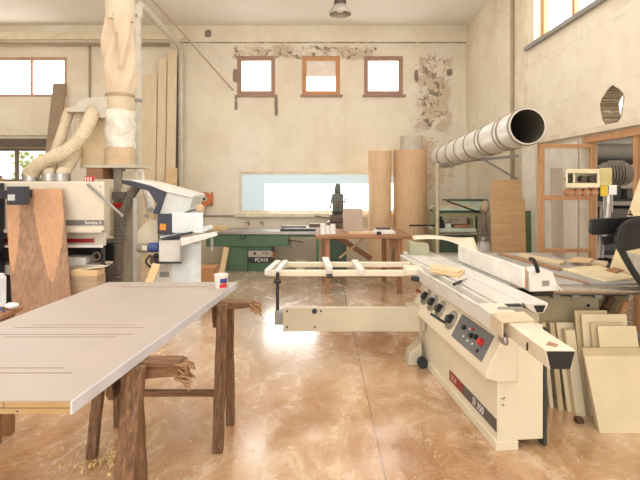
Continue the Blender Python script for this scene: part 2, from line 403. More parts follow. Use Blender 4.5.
# side store beyond the doorway
SR = MB(); SR.box(XR+.18, 6.0, 6.6, 6.7, 0, 2.14); SR.box(XR+.18, 6.0, 2.3, 2.4, 0, 2.14); struct(SR, 'wall_store', M_side)
struct(MB().box(XR+.18, 6.0, 2.3, 6.7, 2.14, 2.18), 'ceiling_store', M_ceil)
M_pine = wood('orange_pine', (180, 130, 88), (210, 164, 120), 'z', 5)
M_pinex = wood('orange_pine_across', (180, 130, 88), (210, 164, 120), 'x', 5)
d1 = MB(); d1.box(XR-.02, XR+.05, 3.0, 3.08, 0, 2.04); d1.box(XR-.02, XR+.05, 3.08, 5.03, 1.975, 2.04); d1.box(XR, XR+.05, 4.19, 4.25, 0, 1.975)
struct(d1, 'door_1', wood('orange_pine_door', (180, 130, 88), (210, 164, 120), 'z', 5))

# dark storage rack inside the side store
rk = thing('storage_rack', 'dark storage rack full of grey boxes beyond the timber doorway', 'rack', (3.75, 5.9, 0))
for x in (3.28, 4.3):
    for y in (5.62, 6.18): MB().box(x-.025, x+.025, y-.025, y+.025, 0, 1.84).build('upright', M_dark, rk)
for z in (.35, .72, 1.06, 1.36, 1.62, 1.82): MB().box(3.25, 4.33, 5.6, 6.2, z-.03, z).build('shelf', paint('dark_shelf', (62, 62, 64), .6), rk)
for i, (x, z, w, h) in enumerate([(3.34, .72, .3, .2), (3.72, .72, .36, .16), (3.36, 1.06, .36, .18), (3.8, 1.06, .3, .2), (3.33, 1.36, .3, .15), (3.7, 1.36, .4, .12), (3.34, .35, .36, .24), (3.8, .35, .34, .2)]):
    solo(MB().box(x, x+w, 5.66, 6.1, z+.001, z+h), 'storage_box', paint('box_grey_%d' % (i % 3), [(96, 98, 100), (74, 78, 80), (122, 118, 110)][i % 3], .6), 'grey box on a shelf of the dark rack beyond the doorway', 'box', 'boxes on the dark rack', bevel=.005)
b = MB(); b.lathe([(0, 3.2), (.10, 3.2), (.11, 3.25), (.11, 4.35), (.10, 4.4), (0, 4.4)], (0, 5.9, 1.932), 24, 'x'); 
solo(b, 'rolled_sheet', paint('pale_sheet', (214, 208, 196), .6), 'pale rolled sheet lying on top of the dark rack beyond the doorway', 'roll')

# =================================================================== DOOR LEAF ON SAWHORSES
ZT = .86
NR, FR_ = Vector((-.785, 1.487, 0)), Vector((-.5785, 3.276, 0)); DV = FR_-NR
def leaf(s, d): q = NR+DV*((d-NR.y)/DV.y); return (q.x-s, d)
M_leafw = paint('primed_white_skin', (178, 165, 155), .42, 0, .03, 5)
M_lipp = paint('light_grey_edging', (200, 200, 206), .4)
dl = thing('door_leaf', 'large pale white door leaf with grooves lying across two rustic sawhorses', 'door', (-1.13, 2.38, .82))
def slab(mb, s0, s1, d0, d1, z0, z1):
    a, b, c, d = leaf(s0, d0), leaf(s1, d0), leaf(s1, d1), leaf(s0, d1)
    return mb.hexa([(*b, z0), (*a, z0), (*d, z0), (*c, z0), (*b, z1), (*a, z1), (*d, z1), (*c, z1)])
slab(MB(), .003, .897, 1.490, 3.276, .82, ZT).build('panel', M_leafw, dl)
slab(MB(), -.003, .003, 1.484, 3.278, .819, ZT).build('edge_strip', M_lipp, dl)
M_core = wood('ochre_core', (160, 126, 82), (186, 154, 106), 'x', 6)
slab(MB(), .003, .897, 1.484, 1.490, .821, .838).build('core_layer', M_core, dl)
c2 = slab(MB(), .003, .897, 1.484, 1.490, .841, .857).build('core_layer', M_core, dl)
k = MB(); x, y = leaf(.17, 1.484); k.lathe([(.003, -.001), (.003, .002)], (x, y, .829), 10, 'y'); k.build('dowel_hole', M_dark, dl)
x, y = leaf(.213, 1.484); MB().box(x-.0007, x+.0007, y-.001, y+.002, .842, .856).build('core_joint', M_dark, dl)
M_groove = paint('groove_shade_brown', (128, 106, 90), .7)  # raised strips; recess shade of the door grooves is put into this colour
M_groove2 = paint('groove_pale', (198, 181, 167), .6)
for (s, da, db) in ((.14, 2.244, 3.13), (.198, 2.284, 3.09), (.14, 1.707, 2.141), (.202, 1.753, 2.106)):
    for d in (da, db): slab(MB(), s, .9-s, d-.0028, d+.0028, ZT-.001, ZT+.0004).build('groove', M_groove, dl)
    for q in (s, .9-s): slab(MB(), q-.001, q+.001, da, db, ZT-.001, ZT+.0003).build('groove', M_groove2, dl)

# rustic sawhorses
M_rust = wood('old_rough_timber', (78, 54, 36), (152, 114, 80), 'z', 7, .8, .8, 9)
M_rustx = wood('old_rough_timber_across', (84, 58, 38), (150, 110, 76), 'x', 7, .8, .5, 9)
def sawhorse(label, bx0, bx1, by, bw_, bh, legs, stretch):
    t = thing('sawhorse', label, 'sawhorse', ((bx0+bx1)/2, by, 0), 'rustic timber sawhorses')
    m = MB(); n = 14; pr = []
    for i in range(n+1):
        x = bx0+(bx1-bx0)*i/n; j = lambda: random.uniform(-.006, .006)
        zl = .82-bh+(.012 if i == n else 0)
        pr.append([m.v((x, by-bw_/2+j(), zl+j())), m.v((x, by+bw_/2+j(), zl+j())), m.v((x, by+bw_/2+j(), .8185)), m.v((x, by-bw_/2+j(), .8185))])
    for a, b in zip(pr, pr[1:]):
        for k in range(4): m.face([a[k], a[(k+1) % 4], b[(k+1) % 4], b[k]])
    m.face(pr[0][::-1]); m.face(pr[-1]); m.build('beam', M_rustx, t, bevel=.006)
    fy = MB()
    for k in range(46):
        p = Vector((bx1-.02, by+random.uniform(-.5, .5)*bw_, .81-random.uniform(.0, .85)*bh)); q = p+Vector((random.uniform(.02, .06), random.uniform(-.02, .02), random.uniform(-.03, .0)))
        r = q+Vector((random.uniform(-.005, .03), 0, random.uniform(-.05, .01))); fy.tube([p, q, r], [.006, .005, .001], 5)
    fy.build('frayed_end', wood('splintered_fibre', (120, 84, 52), (190, 150, 108), 'x', 12), t)
    for (top, bot, w, h) in legs:
        m = MB(); top, bot = Vector(top), Vector(bot); N_ = 9; pr = []
        for i in range(N_+1):
            p = top.lerp(bot, i/N_); j = lambda: random.uniform(-.0035, .0035) if 0 < i < N_ else 0
            pr.append([m.v(p+Vector((a*w/2+j(), b*h/2+j(), 0))) for a, b in ((-1, -1), (1, -1), (1, 1), (-1, 1))])
        for a, b in zip(pr, pr[1:]):
            for k in range(4): m.face([a[k], a[(k+1) % 4], b[(k+1) % 4], b[k]])
        m.face(pr[0][::-1]); m.face(pr[-1]); m.build('leg', M_rust, t, bevel=.004)
    for (a, b, w, h) in stretch: MB().beam(a, b, w, h, (0, 1, 0)).build('stretcher', M_rustx, t, bevel=.003)
    for x in {round(l[0][0], 2) for l in legs}:
        g = MB(); g.prism([(x-.045, by-bw_/2-.03, .81), (x-.045, by+bw_/2+.03, .81), (x-.045, by+.03, .66), (x-.045, by-.03, .66)], (-.025, 0, 0)); g.build('gusset', M_rust, t)
sawhorse('rustic sawhorse with frayed beam end under the camera-side end of the white door leaf', -1.80, -.575, 1.956, .08, .07,
    [((-.738, 1.885, .814), (-.735, 1.66, 0), .07, .05), ((-.80, 2.02, .814), (-.815, 2.16, 0), .05, .045), ((-1.70, 1.885, .814), (-1.70, 1.66, 0), .08, .05), ((-1.70, 2.02, .814), (-1.70, 2.16, 0), .07, .045)], [])
sawhorse('rustic sawhorse under the far end of the white door leaf, beside the paint pot', -1.42, -.41, 2.92, .07, .048,
    [((-.59, 2.855, .814), (-.59, 2.71, 0), .06, .05), ((-.575, 2.985, .814), (-.575, 3.02, 0), .05, .04), ((-1.29, 2.855, .814), (-1.29, 2.66, 0), .055, .05), ((-1.28, 2.985, .814), (-1.28, 2.99, 0), .05, .04)],
    [((-1.28, 2.82, .29), (-.58, 2.82, .29), .03, .035), ((-1.285, 2.70, .27), (-1.285, 2.97, .27), .03, .05)])

# paint pot with a blue and red label
px = -.652; py = 3.10
pt = thing('paint_pot', 'small white paint pot with blue and red label on the white door leaf', 'pot', (px, py, ZT))
MB().lathe([(.0, ZT), (.039, ZT), (.041, ZT+.005), (.044, ZT+.08), (.047, ZT+.081), (.047, ZT+.088), (.044, ZT+.09), (.042, ZT+.086), (.040, ZT+.01), (0, ZT+.01)], (px, py, 0), 32).build('pot', paint('pot_white', (232, 228, 218), .4), pt)
a0 = -math.pi/2
MB().lathe([(.0425, ZT+.034), (.0445, ZT+.066)], (px, py, 0), 12, 'z', a0+.05, a0+1.25).build('blue_label', paint('label_blue', (44, 62, 150), .5), pt)
MB().lathe([(.0422, ZT+.006), (.0428, ZT+.03)], (px, py, 0), 12, 'z', a0-.05, a0+1.2).build('red_label', paint('label_red', (206, 44, 40), .5), pt)
MB().lathe([(.0438, ZT+.02), (.0446, ZT+.045)], (px, py, 0), 6, 'z', a0+.45, a0+.75).build('label_mark', paint('label_red', (206, 44, 40), .5), pt)

# wood shavings and crumbs on the floor
sv = MB()
def curl(x, y, s):
    if any(abs(x-lx) < .075 and abs(y-ly) < .075 for lx, ly in ((-.59, 2.71), (-.575, 3.02), (-1.29, 2.66), (-1.28, 2.99), (-.765, 1.66), (-.815, 2.16), (1.68, 3.04))): return
    n = random.randint(4, 7); a = random.uniform(0, 6.28); h = random.uniform(.002, .012); w = s*random.uniform(.25, .6)
    d = Vector((math.cos(a), math.sin(a), 0)); e = Vector((-d.y, d.x, 0)); pr = None
    for i in range(n):
        th = i/(n-1)*random.uniform(2.5, 4.5); c = Vector((x, y, h))+d*(s*.5*math.sin(th))+Vector((0, 0, s*.4*(1-math.cos(th))))
        q = (sv.v(c-e*w/2), sv.v(c+e*w/2))
        if pr: sv.face([pr[0], pr[1], q[1], q[0]])
        pr = q
for k in range(190):
    r = abs(random.gauss(0, .10)); a = random.uniform(0, 6.28); curl(-1.22+r*math.cos(a)*1.1, 2.62+r*math.sin(a)*.9, random.uniform(.008, .026))
for k in range(160): curl(random.uniform(-1.5, .8), random.uniform(1.9, 3.85), random.uniform(.004, .014))
for k in range(60): curl(random.gauss(-.85, .12), random.gauss(2.35, .12), random.uniform(.005, .016))
for k in range(60): curl(random.gauss(1.5, .05), random.gauss(2.85, .12), random.uniform(.004, .012))
o = sv.build('wood_shavings', paint('fresh_shaving', (232, 206, 150), .7), smooth=0)
o['kind'] = 'stuff'; tag(o, 'pale wood shavings scattered over the floor around the sawhorses', 'wood shavings')

# =================================================================== PANEL SAW
S = Matrix.Translation((1.06, 2.78, 0)) @ Matrix.Rotation(math.radians(5.5), 4, 'Z')
M_saw = paint('saw_cream', (230, 219, 194), .42, 0, .035, 3)
M_sawd = paint('saw_beige', (204, 193, 168), .5, 0, .05, 3)
saw = thing('panel_saw', 'cream sliding table panel saw with long aluminium carriage and outrigger frame', 'panel saw', S @ Vector((.2, .8, 0)))
MB(S).prism([(-.035, -.05, .05), (.245, -.05, .05), (.245, -.05, .72), (.03, -.05, .72), (-.035, -.05, .59)], (0, 1.5, 0)).build('cabinet', M_saw, saw, bevel=.006)
MB(S).box(-.05, .085, -.065, 1.44, 0, .055).build('plinth', M_saw, saw, bevel=.004)
MB(S).box(.10, .22, .05, 1.4, .0, .05).build('plinth_recess_shade', M_dark, saw)  # black box stands in for the shaded recess under the cabinet
MB(S).box(.247, .267, -.05, .03, .01, .70).build('edge_gap_shade', paint('dark_gap_tone', (60, 62, 54), .6), saw)  # dark strip whose colour stands in for the shaded gap at the cabinet edge
con = MB(S).prism([(-.036, -.07, .40), (-.115, -.07, .425), (-.115, -.07, .455), (.006, -.07, .685), (.075, -.07, .685), (.075, -.07, .40)], (0, 1.48, 0)).build('console', M_saw, saw, bevel=.006)
SN = (S.to_3x3() @ Vector((-.255, 0, .137))).normalized()      # normal of the slanted face
def slant(s, v, off=0):                                        # point on the slanted console face
    return S @ Vector((-.115+.137*s, v, .455+.26*s)) + SN*off
def plate(mb, s0, s1, v0, v1, a, b): return mb.hexa([slant(s0, v0, a), slant(s0, v1, a), slant(s1, v1, a), slant(s1, v0, a), slant(s0, v0, b), slant(s0, v1, b), slant(s1, v1, b), slant(s1, v0, b)])
cp = plate(MB(), .12, .70, .02, .50, -.002, .003).build('control_panel', paint('panel_grey', (112, 112, 112), .5), saw)
def knob(s, v, r, h, m, nm, par): MB().tube([slant(s, v, .002), slant(s, v, h*.5), slant(s, v, h)], [r, r, r*.85], 14).build(nm, m, par)
M_red = paint('red_plastic', (198, 46, 36), .4)
for s, v in ((.47, .38), (.42, .25), (.46, .19)): knob(s, v, .017, .022, M_dark, 'switch', cp)
for s, v in ((.3, .34), (.28, .27), (.29, .2), (.52, .31)): knob(s, v, .007, .008, M_white, 'indicator', cp)
knob(.44, .11, .023, .03, M_red, 'emergency_stop', cp); knob(.25, .11, .012, .012, M_dark, 'switch', cp); knob(.56, .27, .009, .012, M_red, 'red_button', cp)
for i, (v, s) in enumerate(((.60, .42), (.84, .46), (1.02, .48), (1.2, .5))):
    dm = MB().tube([slant(s, v, -.002), slant(s, v, .012), slant(s, v, .016)], [.068, .068, .06], 28).build('dial', M_steel, saw)
    knob(s, v, .03, .045, M_dark, 'knob', dm)
    p = slant(s+.1, v-.03, .016); q = slant(s+.1, v-.03, .05); MB().tube([p, q], .011, 10).build('handle', M_dark, dm)
MB().tube([slant(.28, .66, .01), slant(.28, .66, .05), slant(.3, .7, .12)], .010, 10).build('lock_lever', M_dark, saw)
MB().tube([slant(.52, 1.36, .0), slant(.5, 1.40, .03)], .014, 12).build('red_knob', paint('dull_red', (150, 66, 50), .5), saw)
# name strip along the side
ns = MB(S).box(-.0375, -.034, -.04, .70, .098, .172).build('name_strip', paint('strip_grey', (92, 88, 86), .5), saw)
MB(S).box(-.0385, -.035, .44, .695, .101, .169).build('red_field', paint('strip_red', (142, 52, 48), .5), ns)
ux = S.to_3x3() @ Vector((0, -1, 0))
lettering('SI 350', .066, axes(S @ Vector((-.0392, .29, .135)), ux, (0, 0, 1)), M_white, ns, shear=.15)
lettering('SCM', .05, axes(S @ Vector((-.0395, .66, .135)), ux, (0, 0, 1)), paint('logo_pale', (222, 170, 160), .5), ns)
l_ = MB(S); l_.tube([(-.01, -.052, .3), (-.01, -.064, .3), (.0, -.064, .31), (.004, -.058, .30)], .004, 8); l_.tube([(-.008, -.052, .265), (.0, -.064, .262)], .004, 8); l_.build('latch', M_steel, saw)
# sliding carriage and its rails
MB(S).box(.0, .142, .0, 2.1, .80, .84).build('carriage', M_alu, saw, bevel=.003)
MB(S).prism([(.148, -.02, .838), (.292, -.02, .84), (.292, -.02, .825), (.265, -.02, .78), (.215, -.02, .78), (.16, -.02, .815)], (0, 2.12, 0)).build('carriage', M_alu, saw, bevel=.002)
MB(S).prism([(.20, -.024, .826), (.275, -.024, .826), (.258, -.024, .785), (.222, -.024, .785)], (0, .01, 0)).build('end_cap', M_dark, saw)
MB(S).box(.03, .125, -.03, .0, .815, .835).build('carriage_grip', M_dark, saw, bevel=.004)
gr = MB(S); gr.box(-.10, -.0, .0, 1.45, .715, .79); gr.box(-.045, -.005, 0, 2.05, .79, .815); gr.build('guide_rail', M_alu, saw, bevel=.003)
for u, z in ((-.085, .80), (-.03, .822)): MB(S).tube([(u, .0, z), (u, 1.42, z)], .016, 14).build('rail_rod', paint('polished_rod', (225, 222, 216), .4, .5), saw)
MB(S).box(-.05, .26, .02, 2.0, .72, .80).build('carriage_bed', M_sawd, saw)
bm_ = MB(); bm_.prism([(.957, 2.0, .84), (1.086, 2.0, .84), (1.07, 2.0, .757), (.973, 2.0, .757)], (-.005, .78, 0)); bm_.build('extension_beam', paint('birch_topped_beam', (228, 216, 192), .45), saw, bevel=.003)
MB().prism([(.963, 1.993, .834), (1.080, 1.993, .834), (1.062, 1.993, .761), (.98, 1.993, .761)], (0, .012, 0)).build('end_cap', M_dark, saw)
cv = MB(); cv.hexa([(.92, 2.37, .842), (1.095, 2.40, .842), (1.11, 2.56, .842), (.93, 2.53, .842), (.92, 2.37, .85), (1.095, 2.40, .85), (1.11, 2.56, .85), (.93, 2.53, .85)])
cv.box(.917, .925, 2.37, 2.53, .77, .849); cv.build('cover_plate', paint('tan_cover', (210, 192, 164), .5), saw)
MB().box(.93, 1.05, 2.5, 2.78, .74, .838).build('beam_bracket', M_alu, saw, bevel=.004)
MB().box(.95, .957, 2.16, 2.166, .78, .815).build('scale_mark', M_dark, saw)
MB().box(.945, .975, 2.42, 2.50, .71, .76).build('lock_knob', M_steel, saw, bevel=.01)
# rip fence, rip table and front rail
fe = MB(S).box(.330, .352, .34, 1.45, .846, .985).build('rip_fence', M_white, saw, bevel=.004)
MB(S).box(.352, .358, .335, .345, .85, .98).build('fence_edge', M_orangeframe, fe)
tb = MB().prism([(1.32, 3.34, .80), (2.28, 3.34, .80), (2.28, 4.8, .80), (1.17, 4.8, .80)], (0, 0, .04)).build('rip_table', paint('cast_iron_grey', (186, 186, 182), .4, .3), saw, bevel=.005)
MB().tube([(1.62, 3.29, .80), (2.28, 3.29, .80)], .033, 18).build('front_rail', paint('brown_steel_rail', (186, 180, 170), .3, .8), saw)
fh = MB().pp([(529, 271), (540, 269), (546, 270), (553, 272), (556, 281), (560, 291), (529, 292)], 3.17, .12).build('fence_holder', M_white, saw, bevel=.006)
MB().tube(curve([P(529.5, 259, 3.155), P(533, 259.5, 3.14), P(536, 265, 3.14), P(538, 272, 3.155)], 12), .014, 10).build('handle', M_dark, fh)
MB().box(*(lambda a, b: (a.x, b.x, 3.165, 3.172, b.z, a.z))(P(542, 280.5, 3.17), P(549, 286, 3.17))).build('scale_window', M_grey, fh)
MB().tube([P(556, 284, 3.16), P(562, 291, 3.16)], .006, 8).build('lever', M_white, fh)
un = MB(); un.box(1.42, 2.03, 3.42, 4.7, .0, .74); un.build('table_base', paint('olive_beige', (172, 160, 128), .55), saw, bevel=.006)
un = MB(); un.box(1.52, 2.2, 3.36, 4.7, .74, .80); un.build('table_bracket', paint('dark_bracket', (58, 54, 50), .6), saw)
for x in (1.66, 1.80, 1.96): MB().box(x, x+.05, 3.345, 3.42, .725, .765).build('clamp', M_grey, saw, bevel=.004)
MB().lathe([(.012, -.004), (.012, .004)], (1.95, 3.418, .66), 12, 'y').build('screw', M_dark, saw)
hose(MB(), [(2.02, 4.05, .52), (2.16, 3.9, .50), (2.25, 3.6, .47), (2.265, 3.46, .46), (2.29, 3.37, .43)], .034, 60).build('dust_hose', M_grey, saw)
# outrigger: swing arm, post, frame
ar = MB(); a_, b_ = P(283, 307, 4.0), P(420, 331, 4.0); ar.box(a_.x, b_.x, 3.98, 4.03, b_.z, a_.z); ar = ar.build('support_arm', M_sawd, saw, bevel=.004)
for x, y in ((287, 311), (287, 327), (315, 327), (321, 311)): q = P(x, y, 3.98); MB().lathe([(.009, -.004), (.009, .004)], (q.x, 3.98, q.z), 10, 'y').build('screw', M_dark, ar)
q = P(314.5, 311, 3.98); MB().lathe([(.022, -.008), (.022, .006)], (q.x, 3.98, q.z), 16, 'y').build('cap', M_dark, ar)
a_, b_ = P(274.5, 312, 4.0), P(282, 325, 4.0); MB().box(a_.x, b_.x+.008, 4.0, 4.10, b_.z, a_.z).build('end_bracket', M_grey, ar, bevel=.004)
q = P(277.5, 276, 4.07); MB().tube([(q.x, 4.07, .36), (q.x, 4.07, .775)], .014, 12).build('support_post', M_dark, saw)
MB().tube([(q.x-.03, 4.07, .70), (q.x+.03, 4.07, .70)], .02, 10).build('post_clamp', M_dark, saw)
b = MB(); a_ = P(268, 270, 4.12); b.box(-.46, .84, 4.10, 4.15, .735, .785); b.build('frame_bar', M_saw, saw, bevel=.004)
MB().box(-.40, .86, 4.43, 4.48, .755, .80).build('frame_bar', M_saw, saw, bevel=.004)
for i, (xa, xb, w, z) in enumerate(((-.46, -.40, .05, .80), (-.37, -.33, .05, .80), (.08, .05, .06, .83), (.36, .33, .06, .805))):
    MB().beam((xa, 4.09, z-.03), (xb, 4.49, z-.01), w, .05, (1, 0, 0)).build('cross_bar', M_alu, saw, bevel=.004)
MB().box(.74, .93, 4.05, 4.22, .745, .815).build('frame_pivot', M_saw, saw, bevel=.015)
MB().tube([(.79, 4.04, .73), (.86, 4.0, .73)], .022, 10).build('pivot_knob', M_dark, saw)
MB().tube([(.055, 4.06, .745), (.11, 4.06, .75)], .018, 10).build('bar_knob', M_dark, saw)
b = MB(); b.prism([(.86, 3.98, .19), (.76, 3.98, .10), (.74, 3.98, .0), (.87, 3.98, .0)], (0, .16, 0)); b.build('arm_foot', M_sawd, saw, bevel=.01)
MB().lathe([(.045, -.02), (.045, .02)], (.86, 3.94, .046), 18, 'y').build('caster', M_dark, saw)
MB().box(.75, .9, 4.0, 4.14, .29, .5).build('arm_hinge', M_sawd, saw, bevel=.01)
st = MB(); st.prism([(.885, 4.62, .84), (1.085, 4.62, .84), (1.065, 4.62, .955), (.885, 4.62, .975)], (-.01, .1, 0)); st.build('crosscut_stop', paint('grey_green_stop', (168, 166, 140), .5), saw, bevel=.004)

# --- things lying on the saw
M_ply = wood('pale_plywood', (214, 190, 150), (234, 214, 178), 'x', 4, .6, .05)
M_off = wood('pale_offcut', (214, 180, 132), (236, 208, 164), 'x', 6, .6, .05)
M_brn = wood('brown_strip', (150, 108, 74), (186, 142, 104), 'x', 6, .6, .05)
def flat(pxs, z, th, mat, name, label, cat='offcut', group=None, grid=None):
    return solo(MB().prism([onz(x, y, z) for x, y in pxs], (0, 0, th)), name, mat, label, cat, group, bevel=.0015)
flat([(430, 272.5), (435, 267.5), (465, 272), (459, 278)], .842, .018, M_off, 'wood_offcut', 'thick pale wood offcut lying on the saw carriage, lower of two', 'offcut', 'offcuts on the saw carriage')
flat([(429, 268.5), (434, 265), (452, 268), (462, 271), (457, 273.5)], .861, .012, M_ply, 'wood_offcut', 'thin pale wood offcut lying on top of another on the saw carriage', 'offcut', 'offcuts on the saw carriage')
p, q = onz(454, 284.5, .851), onz(467, 278.5, .851)
tl = thing('push_tool', 'black round handled push tool lying on the saw carriage', 'tool', (p+q)/2-Vector((0, 0, .0105)))
MB().tube([p, p.lerp(q, .5)], .0105, 12).build('handle', M_dark, tl); MB().tube([p.lerp(q, .5), q], [.008, .005], 10).build('shaft', M_grey, tl)
flat([(497.5, 309), (498, 308), (523, 308), (522, 310)], .8405, .008, M_grey, 'metal_strip', 'short grey metal strip at the camera-side end of the saw carriage', 'strip')
flat([(546, 345), (549, 342), (558, 345), (556, 347)], .8405, .004, M_brn, 'wood_chip', 'small brown wood chip on the end of the saw beam', 'chip')
zt = .8412
flat([(497, 254.5), (501, 253.5), (563, 269.5), (559, 271)], zt, .012, M_brn, 'wood_strip', 'long brown wood strip slanting across the saw table, nearest the fence', 'strip', 'strips and boards on the rip table')
flat([(509, 265), (512, 264.5), (591, 283), (588, 284)], zt, .004, M_brn, 'wood_strip', 'thin brown strip reaching the front edge of the saw table', 'strip', 'strips and boards on the rip table')
flat([(518, 256.8), (524, 255.5), (566, 263.6), (560, 265.6)], zt, .022, M_ply, 'wood_strip', 'pale thick strip lying behind the brown strip on the saw table', 'strip', 'strips and boards on the rip table')
flat([(568, 262), (576, 259), (594, 260.5), (590, 263.3)], zt+.0225, .02, M_off, 'wood_offcut', 'short pale offcut at the back of the saw table', 'offcut', 'strips and boards on the rip table')
flat([(562, 270), (598, 266.5), (637, 279), (606, 282.5)], zt, .012, paint('cream_sheet', (238, 222, 184), .6), 'cream_board', 'flat cream board lying on the saw table beside the black guard', 'board', 'strips and boards on the rip table')
flat([(570, 262.3), (578, 260.3), (608, 263.5), (606, 267)], zt, .02, M_ply, 'pale_board', 'pale board along the back of the saw table', 'board', 'strips and boards on the rip table')
flat([(606, 270.5), (614, 268.5), (624, 271), (616, 273.5)], .8542, .012, M_brn, 'wood_chip', 'small brown chip lying on the cream board of the saw table', 'chip')
# flexible veneer sheet draped over stop and fence
vs = MB(); n = 14; rows = []
for i in range(n+1):
    f = i/n; x = .93+.62*f; d = 4.66-.1*f
    for_row = []
    for j in range(7):
        g_ = j/6; z = .988-.13*max(0, (f-.45)/.55)**1.6*(1-g_)-.0*g_+.01*math.sin(f*6)
        for_row.append((x+.05*g_, d+.34*g_, max(z, .983 if f < .2 else .86)))
    rows.append(for_row)
for a, b in zip(rows, rows[1:]):
    for j in range(6):
        vs.face([vs.v(p_) for p_ in (a[j], a[j+1], b[j+1], b[j])])
o = vs.build('veneer_sheet', paint('pale_veneer', (238, 226, 200), .6), base='auto'); tag(o, 'pale curling veneer sheet resting on the saw stop behind the white fence', 'veneer sheet')
sm = o.modifiers.new('thick', 'SOLIDIFY'); sm.thickness = .003

# --- boards leaning against the saw table
M_mdf = paint('raw_cream_mdf', (218, 202, 168), .6, 0, .04, 4)
M_mdf2 = paint('raw_tan_mdf', (196, 176, 140), .6, 0, .05, 4)
def lean(x0, x1, yb, yt, zt_, th, mat, label, group='boards leaning on the saw', name='leaning_board', skew=0, z0=0):
    m = MB(); m.hexa([(x0, yb, z0), (x1, yb, z0), (x1, yb+th, z0), (x0, yb+th, z0), (x0+skew, yt, zt_), (x1+skew, yt, zt_), (x1+skew, yt+th, zt_), (x0+skew, yt+th, zt_)])
    return solo(m, name, mat, label, 'board', group, bevel=.002)
lean(1.733, 2.16, 2.91, 3.08, .415, .018, M_mdf, 'large cream board in front of the leaning boards beside the panel saw')
lean(1.735, 2.15, 2.945, 3.115, .455, .018, M_mdf2, 'tan board just behind the large front cream board, its top strip showing', skew=.005)
lean(1.87, 2.13, 3.05, 3.165, .585, .012, M_mdf, 'small cream square board leaning on the tallest leaning board')
lean(1.84, 2.06, 3.085, 3.195, .60, .012, M_mdf2, 'narrow tan board behind the small cream square board')
lean(1.80, 2.11, 3.12, 3.235, .645, .018, M_mdf, 'tallest cream board of the leaning stack beside the panel saw')
lean(1.775, 2.0, 3.16, 3.275, .66, .015, M_mdf2, 'tan board behind the tallest cream leaning board')
lean(1.70, 1.768, 3.12, 3.26, .53, .05, M_mdf, 'thick narrow cream board between the two groups of leaning boards')
lean(1.675, 1.80, 3.175, 3.33, .56, .018, M_mdf, 'upright cream offcut panel, nearest the saw beam end cap')
lean(1.625, 1.66, 3.20, 3.345, .555, .018, M_mdf2, 'narrow tan board edge just beside the cream offcut panel', skew=.01)
lean(1.585, 1.612, 3.24, 3.36, .55, .018, M_mdf, 'narrow cream strip behind the saw beam end cap')
lean(1.50, 1.56, 3.29, 3.37, .52, .018, M_mdf2, 'short tan board half hidden by the saw beam end')
b = MB(); b.box(1.655, 1.70, 3.02, 3.07, 0, .03)
solo(b, 'wood_block', paint('dark_brown_block', (86, 58, 46), .6), 'small dark block on the floor at the foot of the leaning boards', 'block', bevel=.003)

# --- cream sheet and timbers against the side wall
m = MB(); m.hexa([(2.156, 3.95, 0), (2.16, 3.62, 0), (2.18, 3.62, 0), (2.176, 3.95, 0), (2.80, 3.95, 1.93), (2.804, 3.62, 1.93), (2.824, 3.62, 1.93), (2.82, 3.95, 1.93)])
solo(m, 'leaning_sheet', paint('cream_panel', (242, 222, 178), .6), 'tall cream sheet leaning on the side wall behind the black guard', 'board')
for i, (p, q, lb, c) in enumerate((((2.07, 3.60, .0), (2.21, 3.385, .70), 'orange brown timber leaning under the saw table end, nearest the leaning boards', M_pine), ((2.08, 3.86, .0), (2.18, 3.52, .70), 'dark brown timber leaning under the saw table end, behind the orange brown one', M_rust))):
    solo(MB().beam(p, q, .05, .035, (1, 0, 0)), 'leaning_timber', c, lb, 'timber', 'timbers leaning under the saw table')

# =================================================================== POWER FEEDER ON ITS BLACK STAND
pf = thing('power_feeder', 'cream power feeder with grey motor and black guard at the right edge', 'power feeder', (2.38, 3.3, 0))
D = 3.42
M_fd = paint('feeder_cream', (226, 214, 180), .5)
hs = MB()
def fbox(mb, x0, y0, x1, y1, d, th):
    a, b = P(x0, y0, d), P(x1, y1, d); k = (d+th)/d
    return mb.hexa([(a.x, d, b.z), (b.x, d, b.z), (b.x*k, d+th, b.z), (a.x*k, d+th, b.z), (a.x, d, a.z), (b.x, d, a.z), (b.x*k, d+th, a.z), (a.x*k, d+th, a.z)])
fbox(hs, 566, 169, 600, 173, D, .16); fbox(hs, 566, 183, 600, 187.5, D, .16); fbox(hs, 566, 173, 568, 183, D, .16); fbox(hs, 573, 173, 575, 183, D, .16); fbox(hs, 597, 173, 600, 183, D, .16)
fbox(hs, 568, 173, 597, 183, D+.10, .06); hs = hs.build('gear_housing', M_fd, pf, bevel=.003)
fbox(MB(), 600, 168, 612, 186, D+.01, .16).build('gearbox', paint('gearbox_yellow', (206, 192, 134), .5), pf, bevel=.006)
for x in (570, 583, 591):
    q = P(x, 179, D+.05); MB().lathe([(.022, -.03), (.022, .03)], (q.x, D+.06, q.z), 14, 'y').build('gear_wheel', paint('gear_dark', (84, 72, 62), .5), hs)
for i, x in enumerate((571, 579, 587, 595)):
    q = P(x, 192.5, D+.03); r = .03; w = MB(); w.lathe([(r*.8, -.035), (r, -.028), (r, .028), (r*.8, .035)], (q.x, D+.06, q.z), 20, 'y'); w = w.build('roller', paint('roller_rubber', (176, 122, 84), .6), pf)
    MB().lathe([(.01, -.04), (.01, .04)], (q.x, D+.06, q.z), 10, 'y').build('axle', M_steel, w)
mo = MB(); q = P(615, 174, D+.1)
pr = [(0, -.085)]
for i in range(11): pr += [(.068 if i % 2 else .088, -.08+i*.011), (.068 if i % 2 else .088, -.08+i*.011+.0095)]
pr += [(.086, .045), (.088, .07), (.075, .095), (0, .10)]
mo.lathe(pr, (q.x, D+.1, q.z), 26, 'x'); mo = mo.build('motor', paint('motor_grey', (110, 104, 94), .45, .2), pf)
